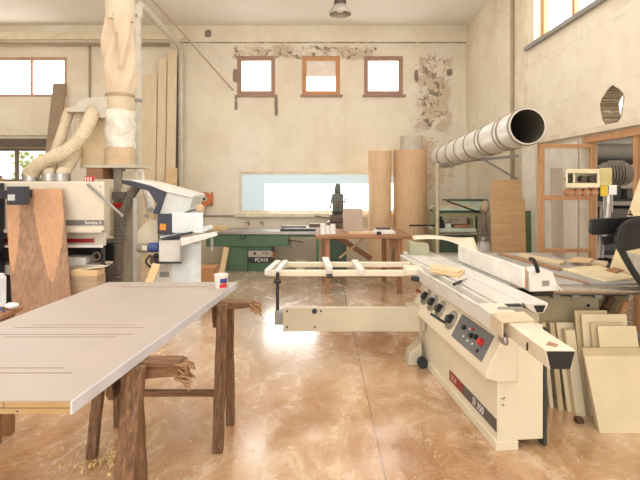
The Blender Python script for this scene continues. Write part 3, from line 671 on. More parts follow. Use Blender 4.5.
fbox(MB(), 608, 160.5, 625, 166.5, D+.04, .1).build('terminal_box', paint('motor_grey', (110, 104, 94), .45, .2), mo, bevel=.006)
fbox(MB(), 600.5, 186, 608, 196, D+.01, .03).build('yellow_plate', paint('warning_yellow', (214, 186, 58), .5), pf)
fbox(MB(), 609, 185, 617, 195, D+.01, .05).build('junction_box', M_white, pf, bevel=.004)
MB().tube([P(608, 190, D+.07), P(608, 212, D+.07)], .032, 16).build('swivel', M_steel, pf)
MB().tube([P(608, 200, D+.07), P(606, 240, D-.02)], .022, 14).build('column', M_steel, pf)
for x in (599, 602.5): MB().tube([P(x+3, 205, D+.11), P(x, 258, D+.10)], .010, 10).build('guide_rod', M_grey, pf)
M_blk = paint('black_cast', (30, 30, 34), .35, 0, .3, 20)
MB().prism([P(x, y, 3.26) for x, y in ((591, 220), (593, 219), (640, 216), (670, 216), (670, 235), (640, 235), (592, 235), (590, 232))], (0, .03, 0)).build('arm', M_blk, pf, bevel=.008)
out = [(670, 216), (640, 217.5), (630, 220), (621, 226.5), (616.5, 236), (617, 244), (620, 251), (626, 262), (633, 274), (640, 284), (648, 294), (690, 294), (690, 216)]
gd = MB(); inn = [(690, 226), (645, 226), (634, 227), (627, 232), (624, 238), (624.5, 244), (627.5, 250), (634, 261), (641, 272), (649, 284), (690, 286)]
cx_, cy_ = 664, 254
def rim(mb, outer, k, d0, th):
    a = [P(x, y, d0) for x, y in outer]; b = [P(cx_+(x-cx_)*k, cy_+(y-cy_)*k, d0) for x, y in outer]; e = Vector((0, th, 0)); n = len(a)
    A, B, A2, B2 = [mb.v(p) for p in a], [mb.v(p) for p in b], [mb.v(p+e) for p in a], [mb.v(p+e) for p in b]
    for i in range(n):
        j = (i+1) % n; mb.face([A[i], A[j], B[j], B[i]]); mb.face([A2[i], A2[j], B2[j], B2[i]]); mb.face([A[i], A[j], A2[j], A2[i]]); mb.face([B[i], B[j], B2[j], B2[i]])
outer = [(664, 215), (640, 217.5), (630, 220), (621, 226.5), (616.5, 236), (617, 244), (620, 251), (626, 262), (633, 274), (640, 284), (648, 293), (664, 296), (690, 294), (700, 270), (700, 235), (690, 217)]
rim(gd, outer, .86, 3.13, .035); gd = gd.build('guard_ring', M_blk, pf, bevel=.004)
k_ = .88; MB().prism([P(cx_+(x-cx_)*k_, cy_+(y-cy_)*k_, 3.150) for x, y in outer if y < 257], (0, .012, 0)).build('guard_back', M_blk, pf)
MB().prism([P(cx_+(x-cx_)*k_, cy_+(y-cy_)*k_, 3.135) for x, y in outer if y > 250 and y < 300], (0, .012, 0)).build('guard_plate', paint('clear_grey_plate', (176, 172, 162), .25, .3), pf)
q = P(633, 213, 3.26); MB().lathe([(.016, 0), (.016, .012), (.006, .016), (.006, .035)], (q.x, 3.29, q.z-.02), 12).build('bolt', M_dark, pf)
MB().box(2.30, 2.48, 3.15, 3.32, .02, 1.33).build('stand', M_blk, pf, bevel=.01); MB().box(2.25, 2.55, 3.08, 3.4, 0, .03).build('stand_base', M_blk, pf)
MB().beam(P(606, 238, D-.02)+Vector((-.03, 0, -.02)), (2.36, 3.30, 1.22), .05, .06, (0, 1, 0)).build('arm_socket', M_blk, pf)

# =================================================================== GLAZED SCREEN AND BOARDS BY THE SIDE WALL
gs = thing('glazed_screen', 'orange pine glazed door leaf standing beside the doorway', 'glazed door', (2.54, 4.95, 0))
D = 4.9
def xx(px): return (px-CX)*D/F
def zz(py): return H-(py-HY)*D/F
xa, xb, xc, xd = xx(539.5), xx(544.5), xx(591), xx(596.5)
MB().box(xa, xb, D, D+.045, 0, zz(144)).build('stile', M_pine, gs, bevel=.003); MB().box(xc, xd, D, D+.045, 0, zz(142)).build('stile', M_pine, gs, bevel=.003)
for y0, y1 in ((144, 148), (195.5, 200), (249, 252.5), (322, 332)): MB().box(xb, xc, D+.003, D+.042, zz(y1), zz(y0)).build('rail', M_pinex, gs, bevel=.002)
for y0, y1 in ((148, 195.5), (200, 249), (252.5, 322)): MB().box(xb-.005, xc+.005, D+.02, D+.024, zz(y1)-.005, zz(y0)+.005).build('pane', M_glass, gs)
def upright(x0, x1, yt, db, dt, th, mat, name, label, cat='board', group=None, xs=0):
    z = H-(yt-HY)*dt/F; a, b = (x0-CX)*dt/F, (x1-CX)*dt/F
    m = MB(); m.hexa([(a-xs, db, 0), (b-xs, db, 0), (b-xs, db+th, 0), (a-xs, db+th, 0), (a, dt, z), (b, dt, z), (b, dt+th, z), (a, dt+th, z)])
    return solo(m, name, mat, label, cat, group, bevel=.002)
upright(551, 562.5, 168, 5.15, 5.22, .02, paint('grey_board', (202, 190, 172), .6), 'leaning_plank', 'pale grey plank leaning behind the glass of the orange pine door leaf')
solo(MB().box(XR-.03, XR-.012, 5.13, 5.85, 0, 2.0), 'laminate_board', paint('white_laminate', (240, 236, 226), .5), 'white panel standing against the side wall behind the glass of the pine door leaf', 'board', bevel=.002)
upright(522.5, 535.5, 149, 6.05, 6.1, .02, paint('white_laminate2', (232, 226, 212), .5), 'laminate_board', 'tall white panel standing between the tan boards and the pine door leaf')
M_tan = wood('tan_board', (192, 156, 114), (208, 174, 132), 'x', 3, .6, .03)
upright(491, 520.5, 180, 5.9, 6.0, .02, M_tan, 'tan_board', 'taller tan board standing in front of the green machine', 'board', 'tan boards by the side wall')
upright(491, 525, 199, 5.80, 5.87, .02, wood('tan_board2', (188, 150, 108), (204, 168, 126), 'x', 3, .6, .03), 'tan_board', 'shorter wider tan board in front of the taller tan one', 'board', 'tan boards by the side wall')
upright(524, 531, 211, 5.97, 6.02, .02, paint('green_board', (88, 118, 78), .6), 'green_board', 'narrow dark green board beside the tan boards')

# =================================================================== EXHAUST DUCT
du = thing('exhaust_duct', 'large white round duct with dark open end running along the side wall', 'duct', (2.1, 6.7, 0))
A, B = Vector((2.12, 4.8, 2.13)), Vector((2.105, 8.15, 1.985)); R = .188
dm = MB(); dirv = (B-A).normalized(); ref = dirv.cross(Vector((0, 0, 1))).normalized(); up = ref.cross(dirv)
def ringv(mb, p, r, n=40): return [mb.v(p+(ref*math.cos(2*math.pi*k/n)+up*math.sin(2*math.pi*k/n))*r) for k in range(n)]
rr = [ringv(dm, A, R)]
L_ = (B-A).length
for i in range(1, 13): rr.append(ringv(dm, A+dirv*L_*i/12, R))
rr = rr[::1]
inner = [ringv(dm, A, R-.012), ringv(dm, A+dirv*(L_-.05), R-.012)]
def bridge(mb, a, b):
    n = len(a)
    for k in range(n): mb.face([a[k], a[(k+1) % n], b[(k+1) % n], b[k]])
for a, b in zip(rr, rr[1:]): bridge(dm, a, b)
bridge(dm, rr[0], inner[0]); bridge(dm, inner[0], inner[1]); dm.face(inner[1]); dm.face(rr[-1])
t = NT('galvanised_white'); n = t.noise(4, 5); M_duct = t.done(t.ramp(n, [(.3, RGB(214, 210, 200)), (.6, RGB(234, 233, 228))]), .38, .15)
dm.build('pipe', M_duct, du)
lm = MB(); l1 = [ringv(lm, A+dirv*s_, R-.014) for s_ in (.004, 1.0, 2.0, 3.25)]
for a, b in zip(l1, l1[1:]): bridge(lm, a, b)
lm.build('lining', paint('dark_brown_lining', (96, 86, 76), .7), du)  # inner face of the duct, darker and browner than the pipe
for s_, w in ((.02, .025), (.34, .03), (.46, .02), (.92, .03), (1.06, .02), (1.5, .03), (1.95, .02), (2.4, .03), (2.9, .03)):
    bd = MB(); x = [ringv(bd, A+dirv*(s_+o_), R+r_) for o_, r_ in ((0, .0), (.004, .010), (w, .010), (w+.004, .0))]
    for a, b in zip(x, x[1:]): bridge(bd, a, b)
    bd.build('band', paint('band_grey', (146, 134, 116), .5, .3), du)
MB().tube([(1.855, 7.42, 0), (1.855, 7.42, 1.86)], .028, 12).build('post', paint('pale_post', (206, 190, 160), .6), du)
MB().tube([(1.855, 7.42, 1.83), (2.1, 7.42, 1.86)], .02, 8).build('post_arm', M_grey, du)
MB().beam((2.1, 6.62, 1.865), (XR-.045, 6.62, 1.93), .04, .04, (0, 1, 0)).build('bracket', M_grey, du)
MB().beam((2.32, 6.62, 1.87), (XR-.045, 6.62, 1.60), .025, .025, (0, 1, 0)).build('brace', M_grey, du)

# =================================================================== GREEN MACHINE AT THE BACK RIGHT
M_mint = paint('mint_green', (208, 222, 206), .5); M_dgrn = paint('dark_machine_green', (70, 92, 74), .5); M_olv = paint('olive_bar', (146, 150, 110), .5)
gm = thing('green_machine', 'cluttered pale green woodworking machine behind the tan boards', 'machine', (2.3, 7.9, 0))
D = 7.6
def bx(mb, x0, y0, x1, y1, d, th): a, b = P(x0, y0, d), P(x1, y1, d); return mb.box(a.x, b.x, d, d+th, b.z, a.z)
b = MB(); a_, c_ = P(441, 236, D), P(474, 272, D); b.box(a_.x, 2.55, D+.05, D+.5, 0, a_.z); b.build('body', M_dgrn, gm, bevel=.01)
bx(MB(), 437, 228.5, 476, 232, D-.05, .6).build('lower_table', M_mint, gm, bevel=.004)
bx(MB(), 437, 207.5, 480, 210.5, D, .55).build('upper_table', M_mint, gm, bevel=.004)
bx(MB(), 437, 210.5, 480, 213, D+.02, .5).build('table_apron', M_dgrn, gm)
bx(MB(), 438, 213.5, 478, 216.5, D-.02, .06).build('fence_bar', M_olv, gm, bevel=.004)
bx(MB(), 447, 199.5, 495, 201, D+.3, .3).build('hood_edge', M_dgrn, gm)
bx(MB(), 459, 201, 494, 211.5, D+.32, .02).build('hood', M_mint, gm)
MB().tube([P(447, 201, D-.05), P(481, 213, D-.05)], .012, 8).build('stay_rod', M_dark, gm)
for x in (433.5, 478): bx(MB(), x, 207, x+3, 268, D+.02, .05).build('frame_post', M_olv, gm)
for x in (440, 476): bx(MB(), x, 210, x+2.5, 229, D+.45, .05).build('riser', M_dgrn, gm)
MB().tube([P(440, 234.5, D-.12), P(479, 234.5, D-.12)], .016, 10).build('roller_bar', M_steel, gm)
for x in (441, 478): MB().tube([P(x, 234.5, D-.12), P(x, 234.5, D+.06)], .012, 8).build('bar_bracket', M_steel, gm)
MB().tube([P(409, 225.5, D-.02), P(436, 225.5, D-.0)], .014, 8).build('side_rod', M_dark, gm)
zt_ = P(0, 228.5, D-.05).z+.001
def onm(x0, x1, d, h, mat, nm, lb, th=.2): a, b = (x0-CX)*D/F, (x1-CX)*D/F; solo(MB().box(a, b, d, d+th, zt_, zt_+h), nm, mat, lb, 'clutter', 'clutter on the green machine', bevel=.004)
onm(438, 444, D, .13, M_dark, 'tool_case', 'small black case on the lower table of the green machine')
onm(446, 452, D+.05, .07, M_white, 'white_box', 'small white box beside the black case on the green machine')
onm(455, 471, D+.02, .05, M_brn, 'wood_offcut', 'brown wood offcut on the lower table of the green machine')
onm(456, 466, D+.25, .11, M_cream, 'cream_box', 'cream box behind the brown offcut on the green machine')
onm(472.5, 475.5, D+.1, .14, M_olv, 'tin_can', 'olive tin box beside the frame post of the green machine')
zu = P(0, 207.5, D).z+.001
for i, (x0, x1, y0, m_, lb) in enumerate(((438, 462, .05, M_ply, 'pale plank lying on the upper table of the green machine, nearest the duct post'), (450, 476, .2, M_off, 'longer pale plank behind another on the upper table of the green machine'))):
    solo(MB().box((x0-CX)*D/F, (x1-CX)*D/F, D+y0, D+y0+.1, zu, zu+.03), 'pale_plank', m_, lb, 'plank', 'planks on the green machine', bevel=.003)
# dust sack on a stand
sk = thing('dust_sack', 'grey white dust sack hanging beside the tan boards', 'sack', P(484, 266, 6.9)*1.0)
c = P(484, 262, 6.9); pr = [(0, .02), (.08, .02), (.105, .1), (.115, .35), (.11, .55), (.09, .66), (.07, .71), (.075, .74)]
MB().lathe(pr, (c.x, 6.9, 0), 22).build('sack', paint('sack_cloth', (214, 212, 210), .8, 0, .06, 12), sk)
MB().lathe([(.08, .70), (.084, .73), (.08, .76)], (c.x, 6.9, 0), 20).build('collar', M_steel, sk)
MB().tube(curve([(c.x, 6.9, .74), (c.x-.01, 6.92, .84), (c.x+.05, 7.0, .98), (c.x+.06, 7.1, 1.15)], 14), .035, 12).build('feed_tube', paint('brown_grey_tube', (140, 122, 108), .6), sk)
for s_ in (-1, 1): MB().beam((c.x+s_*.14, 6.84, 0), (c.x+s_*.03, 6.88, 1.1), .022, .022).build('stand_leg', M_steel, sk)
MB().ball((c.x+.05, 6.98, 1.2), .085, (.8, .8, 1.1)).build('fan_housing', paint('fan_beige', (196, 176, 150), .6), sk)

# =================================================================== ROLLED PLYWOOD
def roll(name, label, x, y, r, h, mat, cat, turns=1.25, grp=None, th=.008, start=-2.2, z0=0):
    m = MB(); n = int(56*turns); pts = []
    for i in range(n+1):
        a = start+2*math.pi*turns*i/n; q = r-.026*(1-i/n); pts.append((x+q*math.cos(a), y+q*math.sin(a), x+(q-th)*math.cos(a), y+(q-th)*math.sin(a)))
    R_ = [[m.v((p[0], p[1], z0)), m.v((p[0], p[1], h)), m.v((p[2], p[3], h)), m.v((p[2], p[3], z0))] for p in pts]
    for a, b in zip(R_, R_[1:]):
        for k in range(4): m.face([a[k], a[(k+1) % 4], b[(k+1) % 4], b[k]])
    m.face(R_[0]); m.face(R_[-1]); return solo(m, name, mat, label, cat, grp)
M_roll = wood('bent_ply', (214, 180, 140), (226, 196, 158), 'z', 3, .6, .03, 8)
M_roll2 = wood('bent_ply2', (208, 172, 132), (222, 188, 150), 'z', 3, .6, .03, 8)
roll('plywood_roll', 'narrower rolled plywood cylinder standing in front of the long window', 1.085, 8.5, .222, 2.12, M_roll, 'roll', grp='rolled plywood sheets')
roll('plywood_roll', 'wider rolled plywood cylinder with grey sheet inside, nearest the duct', 1.635, 8.5, .312, 2.14, M_roll2, 'roll', grp='rolled plywood sheets')
roll('sheet_roll', 'pale grey rolled sheet standing inside the wider plywood roll', 1.66, 8.5, .215, 2.39, paint('grey_sheet', (206, 196, 178), .6), 'roll', 1.1)

# =================================================================== WORK TABLE IN THE MIDDLE
M_tbl = wood('brown_bench', (140, 98, 66), (178, 134, 96), 'x', 5, .6, .1)
M_tblz = wood('brown_bench_leg', (146, 104, 72), (182, 138, 100), 'z', 5, .6, .1)
wt = thing('work_table', 'brown wooden trestle work table in the middle of the workshop', 'table', (.6, 7.0, 0))
m = MB(); m.prism([(-.06, 6.5, .765), (1.25, 6.5, .765), (1.28, 6.53, .80), (1.25, 7.5, .82), (-.06, 7.5, .82), (-.08, 6.52, .80)], (0, 0, .0)) if False else m.box(-.07, 1.27, 6.5, 7.5, .775, .82); m.build('tabletop', M_tbl, wt, bevel=.008)
for x, y in ((.07, 6.56), (1.08, 6.56), (.02, 7.42), (.98, 7.42)): MB().box(x, x+.07, y, y+.06, 0, .775).build('leg', M_tblz, wt, bevel=.004)
MB().box(.09, 1.05, 7.43, 7.47, .68, .77).build('apron', M_tbl, wt)
MB().beam((.20, 7.38, .76), (.80, 7.38, .36), .05, .08, (0, 1, 0)).build('brace', M_tbl, wt); MB().beam((.30, 7.33, .38), (.78, 7.33, .76), .02, .03, (0, 1, 0)).build('brace', M_off, wt)
MB().beam((.06, 7.44, .08), (1.03, 7.44, .08), .03, .05, (0, 1, 0)).build('stretcher', M_tbl, wt)
g_ = MB(); g_.prism([(1.075, 6.6, .775), (1.075, 6.6, .60), (1.06, 6.6, .60), (.95, 6.6, .775)], (0, .03, 0)); g_.build('knee', M_tbl, wt)
TZ = .82
solo(MB().box(.355, .645, 7.1, 7.3, TZ, TZ+.335), 'cardboard_box', paint('mauve_card', (192, 172, 156), .7, 0, .03), 'mauve grey cardboard box standing on the brown work table', 'box', bevel=.004)
for i, (x, h, r, lb) in enumerate(((.04, .155, .045, 'tallest of three white paper cups on the work table'), (.11, .12, .038, 'middle one of three white paper cups on the work table'), (.185, .14, .048, 'white paper cup closest to the cardboard box on the work table'))):
    solo(MB().lathe([(0, TZ), (r, TZ), (r*.78, TZ+h), (r*.7, TZ+h), (r*.9, TZ+.01), (0, TZ+.01)], (x, 6.72+.03*i, 0), 20), 'paper_cup', paint('cup_white', (244, 242, 238), .5), lb, 'cup', 'white paper cups')
solo(MB().box(.42, .78, 6.7, 6.95, TZ, TZ+.02), 'pale_board', M_off, 'thin pale board lying on the work table before the cardboard box', 'board')
for i, (x0, x1, y0, z0, z1, m_) in enumerate(((.78, 1.08, 6.75, 0, .03, M_white), (.80, 1.05, 6.77, .03, .055, M_white))):
    solo(MB().box(x0, x1, y0, y0+.24, TZ+z0, TZ+z1), 'paper_stack', m_, ('lower' if i == 0 else 'upper')+' white paper stack on the work table beside the plywood rolls', 'paper', 'papers on the work table')
solo(MB().box(.82, 1.02, 6.8, 6.95, TZ+.055, TZ+.075), 'notebook', paint('plum_cover', (88, 70, 82), .5), 'dark plum notebook on top of the white papers', 'notebook')
solo(MB().box(.80, .86, 6.6, 6.66, TZ, TZ+.045), 'tape_block', M_dark, 'small black block at the front of the work table papers', 'block', bevel=.004)
for i, (x, y, lb) in enumerate(((.17, 5.28, 'small flat brown chip on the floor under the outrigger frame, nearer the joint-free side'), (.37, 5.0, 'larger flat brown chip on the floor in front of the work table'))):
    solo(MB().box(x, x+.09+.05*i, y, y+.06, 0, .008), 'floor_chip', M_rust, ('smaller' if i == 0 else 'larger')+' flat brown chip on the open floor before the work table', 'chip', 'chips on the floor')

# =================================================================== DRILL / MORTISER BY THE LONG WINDOW
M_mg = paint('old_grey_green', (96, 104, 94), .5, 0, .2, 12); M_mb = paint('greasy_brown_iron', (104, 88, 74), .5, .2, .2, 12)
D = 8.3; X0 = P(338, 0, D).x
mm = thing('mortising_machine', 'old grey green drilling machine silhouetted against the long window', 'machine', (X0, D+.2, 0))
MB().box(X0-.17, X0+.15, D+.0, D+.4, 0, .62).build('pedestal', M_dgrn, mm, bevel=.02)
MB().box(X0-.19, X0+.14, D-.05, D+.38, .62, .86).build('knee', M_mb, mm, bevel=.02)
MB().box(X0-.14, X0+.15, D-.06, D+.34, .86, .99).build('cross_table', M_mb, mm, bevel=.01)
MB().box(X0-.1, X0+.09, D+.1, D+.36, .98, 1.05).build('column', M_mg, mm, bevel=.01)
h_ = MB().box(X0-.10, X0+.10, D-.02, D+.34, 1.03, 1.36).build('head', M_mg, mm, bevel=.03)
MB().box(X0-.04, X0+.04, D-.03, D-.015, 1.1, 1.25).build('head_plate', M_mb, h_)
MB().lathe([(.055, 1.36), (.06, 1.38), (.06, 1.47), (.05, 1.49), (.045, 1.53), (0, 1.54)], (X0, D+.14, 0), 20).build('motor', M_mg, mm)
MB().tube([(X0+.12, D+.05, 1.05), (X0+.13, D+.05, 1.48)], .011, 8).build('feed_lever', M_grey, mm); MB().tube([(X0+.09, D+.05, 1.2), (X0+.17, D+.05, 1.28)], .012, 8).build('lever_hub', M_mg, mm)
MB().tube([(X0-.14, D+.05, 1.08), (X0-.10, D+.05, 1.33)], .015, 8).build('guard_rod', M_mg, mm)
MB().tube([(X0-.15, D-.04, .93), (X0-.40, D-.05, .97)], .012, 8).build('hand_lever', M_mb, mm)

# =================================================================== GREEN PLANER
D = 8.25; M_grn = paint('planer_green', (86, 116, 90), .45, 0, .06, 4)
pl = thing('planer', 'green surface planer with long grey table under the long window', 'planer', (-1.2, D+.35, 0))
def bx2(x0, y0, x1, y1, th=.5, d=D, mb=None): a, b = P(x0, y0, d), P(x1, y1, d); return (mb or MB()).box(a.x, b.x, d, d+th, max(b.z, 0), a.z)
bx2(226, 246, 247.6, 273, .55).build('pedestal', M_grn, pl, bevel=.006); p2 = bx2(248, 246, 271.5, 273, .55, D-.012).build('access_door', paint('planer_green2', (76, 106, 82), .45), pl, bevel=.004)
bx2(214, 235, 288, 246.5, .6, D-.03).build('bed', M_grn, pl, bevel=.006); bx2(287, 234.3, 322, 237, .5).build('outfeed_frame', M_grn, pl)
tp = bx2(206, 231.5, 322, 234.5, .62, D-.05).build('table', paint('planer_grey', (176, 172, 164), .35, .4), pl, bevel=.004)
bx2(226, 228, 300, 231.5, .03, D+.5).build('fence', paint('planer_grey', (176, 172, 164), .35, .4), pl)
bx2(206, 234.5, 212, 247, .4).build('table_end', M_grn, pl, bevel=.01)
cpn = bx2(248.2, 251, 271.6, 257, .012, D-.024).build('name_plate', paint('plate_grey', (178, 168, 156), .5), pl)
lb = bx2(248.2, 257, 271.6, 262.6, .012, D-.026).build('label_strip', paint('label_black', (48, 46, 50), .5), pl)
q = P(255, 260, D-.028); lettering('FC410', .085, axes((q.x-.005, D-.0275, q.z), (1, 0, 0), (0, 0, 1)), M_white, lb, shear=.1)
q = P(262, 253.5, D-.026); lettering('SCM', .055, axes((q.x, D-.0255, q.z), (1, 0, 0), (0, 0, 1)), paint('ink', (86, 80, 76), .5), cpn)
q = P(254.7, 253.5, D-.026); MB().lathe([(.024, -.01), (.024, .004)], (q.x, D-.024, q.z), 16, 'y').build('key_switch', M_dark, cpn)
bx2(271.6, 252, 274, 257.5, .06, D).build('switch_box', M_brn, pl)
q = P(243, 236.5, D-.05); MB().tube([(q.x-.045, D-.06, q.z+.02), (q.x-.03, D-.075, q.z-.03), (q.x+.03, D-.075, q.z-.03), (q.x+.045, D-.06, q.z+.02)], .009, 8).build('handle', M_dark, pl)
MB().tube([P(289, 240, D), P(302, 242, D), P(303, 243, D)], .008, 8).build('feed_lever', M_dark, pl); MB().tube([P(291, 240, D), P(291, 248, D)], .007, 8).build('lever_rod', M_dark, pl)
bx2(316, 237, 319, 273, .05).build('outfeed_leg', M_grn, pl)
pz = P(0, 231.5, D-.05).z+.001
def onpl(px0, px1, d, z0, z1, th, mat, nm, lb, cat, grp): a, b = (px0-CX)*D/F, (px1-CX)*D/F; return solo(MB().box(a, b, d, d+th, pz+z0, pz+z1), nm, mat, lb, cat, grp, bevel=.003)
onpl(207, 224, D+.1, 0, .075, .2, M_off, 'pale_block', 'pale wood block on the free end of the planer table', 'offcut', None)
onpl(280, 316, D, 0, .03, .3, M_dark, 'metal_bar', 'lowest dark metal bar stacked on the planer table', 'bar', 'bars stacked on the planer table')
onpl(284, 322, D+.05, .03, .06, .25, M_steel, 'metal_bar', 'middle steel bar stacked on the planer table', 'bar', 'bars stacked on the planer table')
onpl(281, 306, D+.02, .06, .085, .2, M_mb, 'metal_bar', 'topmost brown bar of the stack on the planer table', 'bar', 'bars stacked on the planer table')
onpl(309, 321, D+.08, .06, .12, .16, M_mb, 'tool_box', 'brown tool box beside the stacked bars on the planer table', 'box', None)
b = MB(); b.beam(P(221.5, 273.5, 7.86), P(226.5, 247.5, 8.17), .09, .02, (1, 0, 0)); solo(b, 'leaning_plank', M_off, 'pale plank leaning on the front of the green planer', 'plank')
solo(MB().box(-1.91, -1.66, 7.35, 7.65, 0, .22), 'cardboard_carton', wood('carton', (196, 142, 96), (212, 160, 112), 'x', 2, .7, 0), 'tan cardboard carton on the floor beside the white hooded machine', 'box', bevel=.004)
solo(MB().lathe([(0, 0), (.085, 0), (.10, .17), (.104, .175), (.096, .175), (.08, .01), (0, .01)], (-.34, 8.35, 0), 22), 'bucket', M_cream, 'small cream bucket on the floor between planer and work table', 'bucket')
MB  # tools hung on the wall over the planer
for i, (px, lb) in enumerate(((246, 'small brass coloured hook tool on the wall above the planer'), (260, 'small grey tap fitting on the wall above the planer'))):
    q = P(px, 222, YB); m = MB(); m.tube([(q.x, YB, q.z), (q.x, YB-.05, q.z), (q.x+.06, YB-.06, q.z-.01)], .012, 8); m.tube([(q.x+.06, YB-.06, q.z+.02), (q.x+.06, YB-.06, q.z-.06)], .014, 8)
    solo(m, 'wall_fitting', M_brn if i == 0 else M_grey, lb, 'fitting')

# =================================================================== ORANGE CABLE REEL ON THE WALL
q = P(205, 199, 9.0); rl = thing('cable_reel', 'orange cable reel hanging on the wall above the white hooded machine', 'cable reel', (q.x, YB-.06, q.z-.13))
M_or = paint('orange_cable', (206, 120, 72), .5)
MB().lathe([(.11, -.05), (.13, -.045), (.135, 0), (.13, .045), (.11, .05), (.05, .05), (.05, -.05), (.11, -.05)], (q.x, YB-.09, q.z), 26, 'y').build('coil', M_or, rl)
MB().lathe([(.05, -.06), (.05, .085)], (q.x, YB-.09, q.z), 18, 'y').build('hub', M_cream, rl); MB().lathe([(.025, -.015), (.025, .01)], (q.x, YB-.155, q.z), 12, 'y').build('socket', M_dark, rl)
for s_ in (-1, 1): MB().beam((q.x+s_*.12, YB-.03, q.z-.13), (q.x+s_*.12, YB-.03, q.z+.13), .03, .05).build('bracket', M_or, rl)
MB().tube(curve([(q.x+.02, YB-.09, q.z-.13), (q.x-.02, YB-.04, q.z-.3), (q.x-.1, YB-.03, q.z-.45)], 12), .007, 6).build('cable', M_grey, rl)

# =================================================================== PENDANT LAMP
lp = thing('pendant_lamp', 'bell shaped grey pendant lamp hanging from the ceiling', 'lamp', (.30, 7.0, 4.06))
MB().lathe([(.165, 4.06), (.16, 4.10), (.12, 4.16), (.085, 4.20), (.078, 4.20), (.11, 4.155), (.15, 4.10), (.158, 4.06), (.165, 4.06)], (.30, 7.0, 0), 32).build('shade', paint('shade_grey', (176, 168, 156), .4, .4), lp)
MB().lathe([(.085, 4.20), (.09, 4.22), (.09, 4.33), (.05, 4.36), (.02, 4.37)], (.30, 7.0, 0), 24).build('housing', paint('lamp_brown', (78, 60, 48), .5), lp)
MB().tube([(.30, 7.0, 4.36), (.30, 7.0, ZC)], .012, 8).build('stem', M_dark, lp)
MB().lathe([(0, 4.09), (.05, 4.1), (.06, 4.15), (.03, 4.2)], (.30, 7.0, 0), 16).build('bulb', M_white, lp)
# =================================================================== WIDE BELT SANDER ON THE LEFT
M_snd = paint('sander_cream', (224, 214, 194), .45, 0, .03, 3)
D = 5.0
sd = thing('belt_sander', 'cream wide belt sanding machine behind the leaning walnut veneered panel', 'sander', (-3.2, 5.4, 0))
def sx(px): return (px-CX)*D/F
def sz(py): return H-(py-HY)*D/F
XS = -4.35
def sbox(x0, x1, y0, y1, z0, z1):
    k = y1/y0; xl = x0 if x0 <= XS+.01 else x0*k
    return MB().hexa([(x0, y0, z0), (x1, y0, z0), (x1*k, y1, z0), (xl, y1, z0), (x0, y0, z1), (x1, y0, z1), (x1*k, y1, z1), (xl, y1, z1)])
sbox(XS, sx(104.5), D, D+.72, sz(231), sz(181.5)).build('hood', M_snd, sd, bevel=.012)
sbox(XS, sx(103.5), D-.04, D+.3, sz(232.5), sz(229)).build('hood_lip', M_snd, sd, bevel=.006)
sbox(XS, sx(104), D+.05, D+.70, sz(246), sz(232)).build('head_panel', paint('sander_shade', (206, 198, 182), .5), sd)
sbox(XS, sx(92.5), D+.03, D+.1, sz(243), sz(239)).build('red_bar', paint('deep_red', (142, 30, 34), .45), sd)
sbox(XS, sx(104), D-.02, D+.2, sz(247.5), sz(245.3)).build('infeed_lip', M_white, sd, bevel=.004)
sbox(XS, sx(103.5), D+.25, D+.68, sz(265), sz(246)).build('throat', M_dark, sd)
sbox(sx(100), sx(104.5), D+.02, D+.70, sz(266), sz(246)).build('side_pillar', M_dark, sd)
sbox(XS, sx(104), D+.0, D+.70, sz(275), sz(265)).build('feed_table', paint('sander_shade', (206, 198, 182), .5), sd, bevel=.006)
sbox(XS, sx(78), D+.1, D+.68, 0, sz(275)).build('base', paint('sander_base', (92, 84, 76), .6), sd)
sbox(sx(78), sx(104), D+.25, D+.68, 0, sz(275)).build('base', paint('sander_base', (92, 84, 76), .6), sd)
M_mb2 = paint('dull_brown_iron', (112, 92, 76), .5)
st_ = MB().box(sx(40), sx(104), D-.004, D+.002, sz(225.5), sz(220)).build('name_stripe', paint('stripe_grey', (128, 122, 118), .5), sd)
lettering('Sandya 5', .05, axes((sx(85), D-.0048, sz(222.7)), (1, 0, 0), (0, 0, 1)), M_white, st_)
q = P(97, 256, D); MB().lathe([(.045, -.02), (.045, .0), (.034, .01), (.034, -.02), (.045, -.02)], (q.x, D+.0, q.z), 20, 'y').build('handwheel', M_mb2, sd)
ca, cc = P(6.5, 205, 4.5), P(23.5, 186.5, 4.5)
cb = MB().box(ca.x, cc.x, 4.5, 4.6, ca.z, cc.z).build('control_box', paint('navy_box', (52, 54, 66), .45), sd, bevel=.006)
(lambda a, b: MB().box(a.x, b.x, 4.496, 4.502, a.z, b.z))(P(8, 200.5, 4.5), P(15, 194.5, 4.5)).build('screen', paint('screen_grey', (196, 200, 200), .3), cb)
MB().box(ca.x-.12, ca.x, 4.52, D-.1, 1.40, 1.48).build('box_arm', paint('navy_post', (38, 38, 46), .5), sd)
MB().box(sx(-22), sx(8)-.02, D-.25, D-.02, 0.02, sz(183)).build('control_post', paint('navy_post', (38, 38, 46), .5), sd, bevel=.01)
MB().box(XS+.2, -3.0, D-.02, D+.1, .0, .03).build('foot', M_dark, sd)
MB().box(sx(83), sx(92), D+.02, D+.05, sz(181.6), sz(176)).build('warning_plate', M_red, sd)
for x in (84.5, 87.2, 90): MB().box(sx(x-.6), sx(x+.5), D+.017, D+.021, sz(181), sz(177)).build('warning_mark', M_white, sd)
MB().tube([(sx(88), D-.01, sz(184)), (sx(125), D-.05, sz(216))], .014, 8).build('stay_bar', M_grey, sd)
q = P(100, 187, D); MB().lathe([(.006, -.004), (.006, .004)], (q.x, D, q.z), 8, 'y').build('bolt', M_dark, sd)
solo(MB().box(sx(62), sx(85), D+.02, D+.24, sz(265)+.001, sz(265)+.075), 'pale_board', M_white, 'thick white board lying in the black throat of the sanding machine', 'board')
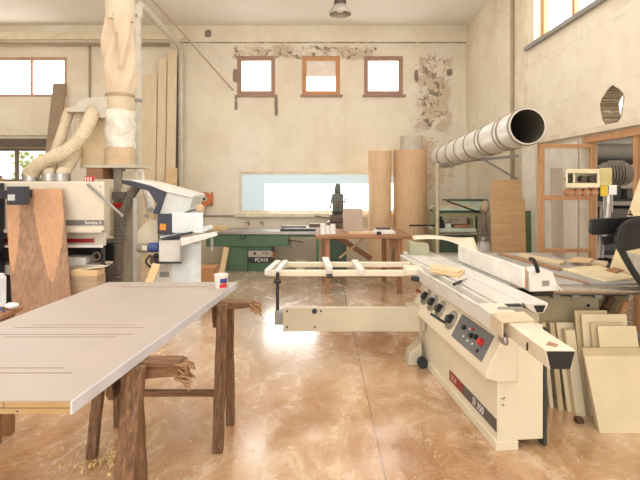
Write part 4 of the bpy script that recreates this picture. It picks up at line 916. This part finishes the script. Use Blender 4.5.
solo(MB().box(sx(80)+.02, sx(107)+.0, D-.23, D-.03, 0, .60), 'cardboard_carton', wood('carton2', (176, 150, 122), (196, 168, 138), 'x', 2, .7, 0), 'tall greyish cardboard carton in front of the sanding machine base', 'box', bevel=.004)
b = MB(); b.box(sx(79.5)+.02, sx(107), D-.22, D-.05, .601, .66); solo(b, 'wood_block', M_off, 'pale wood block on the cardboard carton beside the sanding machine', 'block', bevel=.004)
b = MB(); b.hexa([(-2.42, 4.80, .662), (-2.2, 4.82, .69), (-2.2, 4.92, .69), (-2.42, 4.9, .662), (-2.42, 4.80, .669), (-2.2, 4.82, .697), (-2.2, 4.92, .697), (-2.42, 4.9, .669)])
solo(b, 'paper_scrap', M_cream, 'pale paper scrap lying on the wood block beside the sanding machine', 'paper')
for i in range(5):
    z0 = sz(181.5)+.001+.035*i; solo(MB().box(-4.2+.02*random.random(), -3.72-.03*i-.04*random.random(), 5.3+.02*i, 5.6, z0, z0+.033), 'stacked_plank', [M_brn, M_rustx, M_off, M_brn, M_ply][i], ['lowest', 'second', 'third', 'fourth', 'topmost'][i]+' plank of the small stack on top of the sanding machine', 'plank', 'planks stacked on the sander')

# walnut veneered panel leaning on the sander
t = NT('bookmatched_veneer'); g = t.geo; q = t.xyz(g)
fib = t.noise(3.0, 7, t.mapping((14, 14, .7), vec=g), .6, .5)
base = t.ramp(fib, [(.32, RGB(138, 106, 82)), (.68, RGB(176, 142, 114))])
org = t.ramp(fib, [(.3, RGB(194, 146, 108)), (.7, RGB(210, 166, 128))])
wob = t.math('MULTIPLY', t.math('SUBTRACT', t.noise(2.2, 3, g), .5), .06)
def lens(xc, zb, wmax):
    h = t.math('MULTIPLY', t.math('MAXIMUM', t.math('SUBTRACT', q[2], zb), 0.0), 1/.62); w = t.math('MULTIPLY', t.math('POWER', t.math('MINIMUM', h, 1.0), .62), wmax)
    return t.step(t.math('SUBTRACT', w, t.math('ABSOLUTE', t.math('ADD', t.math('SUBTRACT', q[0], t.math('ADD', t.math('MULTIPLY', q[2], -.215), xc+.312)), wob))), -.004, .006)
col = t.mix(t.math('MAXIMUM', lens(-2.846, .56, .15), lens(-3.235, .64, .09)), base, org)
dx = t.math('ABSOLUTE', t.math('SUBTRACT', q[0], t.math('ADD', t.math('MULTIPLY', q[2], -.215), -2.715)))
chev = t.n.new('ShaderNodeCombineXYZ'); t.link(t.math('SUBTRACT', q[2], t.math('MULTIPLY', dx, 2.0)), chev.inputs[0]); t.link(t.math('MULTIPLY', q[0], .6), chev.inputs[1])
cv_ = t.noise(9, 4, chev.outputs[0]); base = t.mix(t.math('MULTIPLY', t.step(cv_, .5, .68), .45), base, RGB(190, 146, 112)); base = t.mix(t.math('MULTIPLY', t.step(cv_, .48, .34), .4), base, RGB(126, 94, 72))
col = t.mix(t.math('MAXIMUM', lens(-2.846, .56, .15), lens(-3.235, .64, .09)), base, org)
low = t.step(t.math('ADD', q[2], t.math('MULTIPLY', fib, .25)), .95, .55); col = t.mix(t.math('MULTIPLY', low, .35), col, RGB(160, 118, 92))
M_ven = t.done(col, .55)
m = MB(); tl_, tr_ = P(5, 189, 4.925), P(62, 189, 4.925); bl_, br_ = P(14.5, 345, 4.50), P(74, 345, 4.50)
for v in (bl_, br_): v.z = 0
e = Vector((0, .02, .004)); m.hexa([bl_, br_, br_+Vector((0, .02, 0)), bl_+Vector((0, .02, 0)), tl_, tr_, tr_+e, tl_+e])
solo(m, 'veneered_panel', M_ven, 'tall walnut veneered panel with V figure leaning on the sanding machine', 'panel')

# small stand with white container at the left edge
sn = thing('wooden_stand', 'low brown wooden stand at the left edge beside the veneered panel', 'stand', (-2.12, 2.95, 0))
MB().box(-2.42, -1.86, 2.74, 2.95, .75, .78).build('top', M_tbl, sn, bevel=.004)
for x in (-2.38, -1.95):
    for y in (2.76, 2.88): MB().box(x, x+.05, y, y+.05, 0, .75).build('leg', M_tblz, sn)
wc = thing('white_container', 'white plastic container with dark slot on the wooden stand at the left edge', 'container', (-2.12, 2.95, .78))
MB().box(-2.3, -1.935, 2.83, 2.91, .781, .985).build('body', paint('cool_white', (226, 230, 236), .4), wc, bevel=.015)
MB().box(-2.08, -1.955, 2.825, 2.835, .952, .962).build('slot', M_dark, wc)
MB().box(-2.29, -1.945, 2.84, 2.90, .985, .995).build('lid', M_white, wc, bevel=.004)
b = MB(); b.ball((-1.885, 2.87, .801), .042, (1.05, .8, .45), .25, 2); solo(b, 'crumpled_paper', paint('paper_white', (234, 230, 226), .7), 'crumpled white paper lying at the corner of the wooden stand', 'paper')
p, q_ = Vector((-1.935, 2.78, .845)), Vector((-1.875, 2.79, .787)); pn_ = thing('pen', 'blue pen leaning on the white container', 'pen', q_)
MB().tube([p, q_], .006, 8).build('barrel', paint('pen_blue', (52, 74, 120), .4), pn_); MB().tube([q_, q_+(q_-p).normalized()*.012], [.005, .001], 8).build('tip', M_dark, pn_)
solo(MB().box(-3.45, -3.09, 4.42, 4.66, .71, .74), 'shelf_board', M_ply, 'short pale shelf board at the left edge beside the black control post', 'board') if False else None

# =================================================================== DUST EXTRACTOR
D = 6.0; X0 = P(120, 0, D).x
ex = thing('dust_extractor', 'tall dust extractor with beige filter bag and ribbed hoses', 'dust extractor', (X0, D, 0))
t = NT('filter_cloth'); n = t.noise(3, 5); t.bump(t.noise(60, 3), .15, .004); M_bag = t.done(t.ramp(n, [(.3, RGB(206, 184, 156)), (.7, RGB(220, 200, 174))]), .85)
m = MB(); n_ = 48; rows = []
zs = [2.66+i*.03 for i in range(34)]
for z in zs:
    f = (z-2.66)/1.8; row = []
    for k in range(n_):
        a = 2*math.pi*k/n_; fold = .016*math.sin(3*a+f*9)+.013*math.sin(7*a-f*14)
        amp = min(1, f*6)*max(0, min(1, (.62-f)*7))
        drape = .045*amp*math.exp(-((a-5.3+f*1.1) % (2*math.pi))**2*5)
        r = .166+(.010*min(1, f*8))+fold*amp*1.8+drape; row.append(m.v((X0+r*math.cos(a), D+r*math.sin(a), z)))
    rows.append(row)
for a, b in zip(rows, rows[1:]): bridge(m, a, b)
m.face(rows[0]); m.face(rows[-1]); m.build('filter_bag', M_bag, ex, smooth=60)
MB().lathe([(.172, 3.60), (.176, 3.61), (.176, 4.56), (.172, ZC)], (X0, D, 0), 36).build('upper_sleeve', paint('sleeve_cream', (216, 202, 176), .6), ex)
MB().lathe([(.172, 2.635), (.180, 2.64), (.180, 2.675), (.172, 2.68)], (X0, D, 0), 40).build('clamp_band', paint('rusty_band', (170, 150, 120), .5, .4), ex)
MB().lathe([(.170, 2.44), (.175, 2.445), (.175, 2.66), (.170, 2.665)], (X0, D, 0), 40).build('drum', paint('drum_cream', (206, 188, 158), .5), ex)
t = NT('crumpled_plastic'); n = t.noise(9, 6, None, .6, 1); t.bump(n, .8, .03); M_plas = t.done(t.ramp(n, [(.3, RGB(214, 208, 190)), (.7, RGB(236, 230, 216))]), .35)
m = MB(); rows = []
for i in range(13):
    z = 1.99+i*.04; rows.append([m.v((X0+(.178+.012*random.random()+.01*math.sin(4*a_+i))*math.cos(a_), D+(.178+.012*random.random()+.01*math.sin(4*a_+i))*math.sin(a_), z+.008*math.sin(3*a_))) for a_ in [2*math.pi*k/40 for k in range(40)]])
for a, b in zip(rows, rows[1:]): bridge(m, a, b)
m.face(rows[0]); m.face(rows[-1]); m.build('plastic_bag', M_plas, ex, smooth=50)
MB().lathe([(.176, 1.775), (.182, 1.78), (.184, 2.0), (.176, 2.01)], (X0, D, 0), 40).build('sawdust_bag', paint('sawdust_tan', (208, 182, 148), .8, 0, .08, 6), ex)
MB().box(X0-.32, X0+.30, D-.28, D+.3, 1.735, 1.775).build('platform', paint('platform_grey', (190, 180, 162), .5), ex, bevel=.004)
MB().box(X0-.30, X0-.10, D-.26, D+.1, 1.60, 1.735).build('support_block', wood('brown_block', (128, 92, 66), (160, 118, 86), 'x', 5), ex)
MB().box(X0-.06, X0+.03, D-.05, D+.1, 0, 1.735).build('stand_post', paint('post_grey', (168, 158, 142), .5), ex)
MB().box(X0+.03, X0+.20, D+.0, D+.2, 0, 1.70).build('side_panel', paint('pale_side', (226, 214, 190), .5), ex)
bx3 = lambda x0, y0, x1, y1, d, th: (lambda a, b: MB().box(a.x, b.x, d, d+th, b.z, a.z))(P(x0, y0, d), P(x1, y1, d))
bx3(112, 192, 125, 199.5, D-.12, .08).build('display', paint('display_grey', (118, 114, 108), .4), ex, bevel=.004)
bx3(113, 203, 122, 208, D-.12, .06).build('red_label', M_red, ex)
bx3(110, 188, 127, 236, D-.04, .1).build('switch_panel', paint('pale_side', (226, 214, 190), .5), ex)
hose(MB(), [P(137, 186, D-.1), P(131, 196, D-.16), P(123, 216, D-.16), P(119, 240, D-.16), P(117, 275, D-.16), P(117, 300, D-.16)], .055, 80, .08).build('grey_hose', paint('hose_grey', (138, 130, 118), .6), ex)
# inlet housing with three ribbed hoses to the sander
pts = [(65, 112), (67, 107.5), (75, 106), (80, 101), (87, 98), (95, 97), (107, 97), (107, 118), (99, 118), (98, 112)]
MB().pp(pts, D-.16, .36).build('inlet_housing', paint('housing_grey', (198, 190, 174), .5), ex, bevel=.008)
MB().pp([(82, 117), (107, 116), (104, 168), (80, 168)], D-.06, .2).build('housing_duct', paint('housing_tan', (214, 192, 156), .55), ex, bevel=.006)
M_hose = paint('ribbed_hose_tan', (212, 196, 168), .6, 0, .06, 5)
hose(MB(), [P(70, 110, D), P(67, 118, D-.05), P(62, 134, D-.1), P(56, 152, D-.2), P(51, 167, D-.35), P(49, 173, D-.5), P(49, 176.5, D-.5)], .062, 90).build('ribbed_hose', M_hose, ex)
hose(MB(), [P(82, 110, D), P(80, 118, D-.02), P(79, 135, D), P(75, 155, D-.15), P(66, 170, D-.35), P(62, 173, D-.5), P(62, 176.5, D-.5)], .062, 90).build('ribbed_hose', M_hose, ex)
hose(MB(), [P(93, 110, D-.12), P(91, 117, D-.2), P(83, 134, D-.36), P(68, 150, D-.46), P(50, 159, D-.5), P(38, 166, D-.52), P(32, 173, D-.52), P(30, 173, D-.5), P(30, 176.5, D-.5)], .08, 130).build('ribbed_hose', M_hose, ex)
for x, y, d in ((50, 180, D-.5), (62, 181, D-.5), (31, 180.5, D-.5)):
    q = P(x, 180, d); MB().lathe([(.088, 1.569), (.092, 1.573), (.092, 1.66), (.088, 1.665)], (q.x, d, 0), 24).build('hose_collar', M_steel, ex)

# =================================================================== PIPES AT THE LEFT
pp_ = thing('extraction_pipe', 'pale plastic pipe rising beside the filter bag and turning to the back wall', 'pipe', (-2.7, 7.0, 1.4))
M_pvc = paint('dusty_pvc', (212, 205, 188), .5)
MB().tube(curve([(-2.71, 7.0, 1.4), (-2.71, 7.0, 2.5), (-2.71, 7.0, 3.6), (-2.71, 7.0, 4.1)], 20), .05, 16).build('riser', M_pvc, pp_)
MB().tube([(-2.70, 7.0, 4.0), (-2.70, 7.0, 4.16), (-2.698, 7.05, 4.22), (-2.69, 7.2, 4.225), (-2.665, 8.75, 4.165), (-2.66, 8.93, 4.13), (-2.66, 8.98, 4.04)], .058, 16).build('crossover', M_pvc, pp_)
MB().tube([(-2.66, 8.98, 4.1), (-2.66, 8.98, 1.25)], .05, 16).build('downpipe', M_pvc, pp_)
for z in (3.9, 3.16, 2.4, 1.98): MB().lathe([(.05, z), (.06, z+.003), (.06, z+.04), (.05, z+.043)], (-2.66, 8.98, 0), 18).build('collar', M_pvc, pp_)
for z in (4.0, 2.75): MB().lathe([(.05, z), (.06, z+.003), (.06, z+.05), (.05, z+.053)], (-2.71, 7.0, 0), 18).build('collar', M_grey, pp_)
MB().tube([(-2.74, 8.98, 3.98), (-2.74, 8.98, 1.3)], .022, 8).build('cable_run', paint('dark_cable', (98, 84, 70), .6), pp_)
hose(MB(), [(-2.71, 7.0, 1.42), (-2.66, 6.95, 1.7), (-2.50, 6.6, 1.55), (-2.3, 6.3, 1.35), (-2.2, 6.1, 1.2)], .05, 60).build('white_hose', M_white, pp_)
m = MB(); m.tube([P(150, -2, 7.7), P(172, 21, 8.1), P(231, 88, 9.02), P(233, 90, YB)], .016, 10)
solo(m, 'brace_rod', paint('dusty_rod', (190, 172, 146), .6), 'thin slanting rod running from the ceiling to the first small window', 'rod')
M_tall = wood('tall_plank_pale', (216, 196, 164), (230, 213, 184), 'z', 3, .65, .03, 8)
for i, (x0, x1, yt, lb) in enumerate(((142, 157, 74, 'widest of the tall pale planks standing at the back wall'), (158.5, 166.5, 58, 'narrow tall pale plank standing between two others at the back wall'), (168, 177, 50, 'tall pale plank standing beside the downpipe at the back wall'))):
    upright(x0, x1, yt, 8.66, 8.82+.02*i, .025, M_tall, 'tall_plank', lb, 'plank', 'tall planks at the back wall')
upright(166, 177, 168, 8.40, 8.50, .03, M_off, 'short_board', 'short orange tinted board in front of the tall pale planks', 'board')
upright(53, 66, 83, 8.3, 8.95, .03, paint('weathered_plank', (160, 138, 114), .7), 'tall_board', 'weathered grey brown board standing behind the ribbed hoses', 'board')
m = MB(); m.beam(P(135.2, 300, 5.75), P(135.2, 198, 5.80), .045, .02, (1, 0, 0)); o = solo(m, 'white_strip', M_white, 'bright white narrow strip standing beside the grey hose', 'strip')

# =================================================================== WHITE HOODED MACHINE (edge bander)
D = 5.5
eb = thing('edge_bander', 'white and blue machine with raised slanting hood behind the door leaf', 'machine', (-1.75, 5.8, 0))
M_navy = paint('navy_paint', (54, 56, 72), .45); M_ice = paint('ice_blue_white', (226, 234, 236), .4, 0, .05, 8); M_ebw = paint('eb_white', (226, 224, 216), .45, 0, .05, 5)
MB().pp([(121, 180), (122, 183.6), (148, 190.8), (157, 204), (152.5, 213.5), (158.5, 214), (165.5, 192.5), (150, 186), (130, 180.5)], D-.1, .06).build('hood_arm', M_navy, eb, bevel=.004)
MB().pp([(121.5, 179.8), (136, 179.7), (151, 183.2), (194, 195), (193, 198), (165.8, 192), (150, 185.6), (130, 180.6)], D-.09, .55).build('hood_top', M_ebw, eb, bevel=.004)
t = NT('milky_plastic'); M_milk = t.done(t.ramp(t.noise(6, 4), [(.3, RGB(208, 212, 206)), (.7, RGB(232, 232, 226))]), .25); t.b.inputs['Transmission Weight'].default_value = .15
MB().pp([(165.8, 192.2), (193, 198), (189, 210), (182, 213.5), (159, 214)], D-.06, .5).build('hood_window', M_milk, eb, bevel=.004)
def bx4(x0, y0, x1, y1, d, th, z0=None):     # a box whose sides run along the machine's turned axis
    a, b = P(x0, y0, d), P(x1, y1, d); k = (d+th)/d; zl = b.z if z0 is None else z0
    return MB().hexa([(a.x, d, zl), (b.x, d, zl), (b.x*k, d+th, zl), (a.x*k, d+th, zl), (a.x, d, a.z), (b.x, d, a.z), (b.x*k, d+th, a.z), (a.x*k, d+th, a.z)])
ce = bx4(157.5, 214, 172, 234.5, D-.12, .6).build('control_end', M_navy, eb, bevel=.006)
bx4(159.8, 223.8, 166, 230.2, D-.124, .006).build('orange_label', paint('label_orange', (226, 150, 66), .5), ce)
bx4(172, 213, 203, 233, D-.12, .6).build('cover_box', M_ice, eb, bevel=.006)
m = MB(); m.pp([(160, 238.5), (192, 231.5), (192, 233.5), (160, 240)], D-.16, .5); m.build('dark_channel', M_dark, eb)
MB().pp([(160, 236), (200, 229), (203, 232), (160, 240)], D-.08, .55).build('table_bed', M_ice, eb)
MB().pp([(180, 238.5), (215.5, 232), (216.3, 236), (181, 246.3)], D-.22, .08).build('feed_beam', M_white, eb, bevel=.004)
bx4(180, 240, 183.5, 262, D-.18, .05).build('feed_bracket', M_grey, eb); bx4(210.5, 237, 213.5, 251, D-.2, .05).build('feed_leg', M_grey, eb)
bx4(159, 240, 181, 262, D-.12, .5).build('trunk', M_ebw, eb, bevel=.006)
bx4(150, 262, 182, 263.5, D-.15, .5).build('trunk_edge', M_dark, eb)
bx4(171, 244, 201, 290, D-.02, .5, 0).build('base', M_ice, eb, bevel=.006)
bx4(152, 263.5, 171, 290, D-.02, .5, 0).build('plinth', M_ebw, eb, bevel=.004)
bx4(159.5, 272, 169, 277, D-.03, .02).build('vent_grille', M_grey, eb)
MB().pp([(137, 232), (149, 219.5), (158, 219.5), (158, 246), (137, 258)], D+.0, .05).build('side_plate', paint('side_beige', (214, 202, 178), .5), eb)
q = P(154, 247.5, D-.08); MB().lathe([(.045, -.06), (.055, -.05), (.055, .05), (.04, .06)], (q.x, D-.08, q.z), 20, 'x').build('motor', paint('motor_blue', (58, 84, 140), .45), eb)
q = P(144.5, 248, D-.07); MB().lathe([(.05, -.08), (.05, .07)], (q.x, D-.06, q.z), 18, 'x').build('motor_housing', paint('housing_warm', (150, 142, 130), .5), eb)
bx4(142, 246, 147, 250.5, D-.13, .03).build('motor_plate', M_cream, eb)
q = P(155.5, 256, D-.08); MB().ball((q.x, D-.06, q.z), .03, (1, 1, 1), 0, 2).build('dark_fitting', M_dark, eb)
q = P(146, 216, D-.02); MB().lathe([(.025, -.02), (.025, .02)], (q.x, D-.02, q.z), 14, 'y').build('gauge', M_grey, eb)
MB().tube(curve([P(150, 255, D-.06), P(146, 262, D-.1), P(153, 268, D-.1), P(156, 258, D-.06)], 14), .012, 8).build('cable', M_dark, eb)
m = MB(); m.ball((-1.40, D-.03, P(0, 213, D-.12).z+.053), .058, (1.0, .8, .82), .1, 2)
solo(m, 'cloth_bundle', paint('tan_cloth', (212, 186, 148), .85, 0, .1, 14), 'tan crumpled cloth lying on the ice blue machine cover', 'cloth')
solo(MB().beam(P(146, 291, 5.12), P(157, 264, 5.27), .09, .03, (1, 0, 0)), 'wood_offcut', M_off, 'yellowish wood offcut leaning on the white hooded machine', 'offcut')
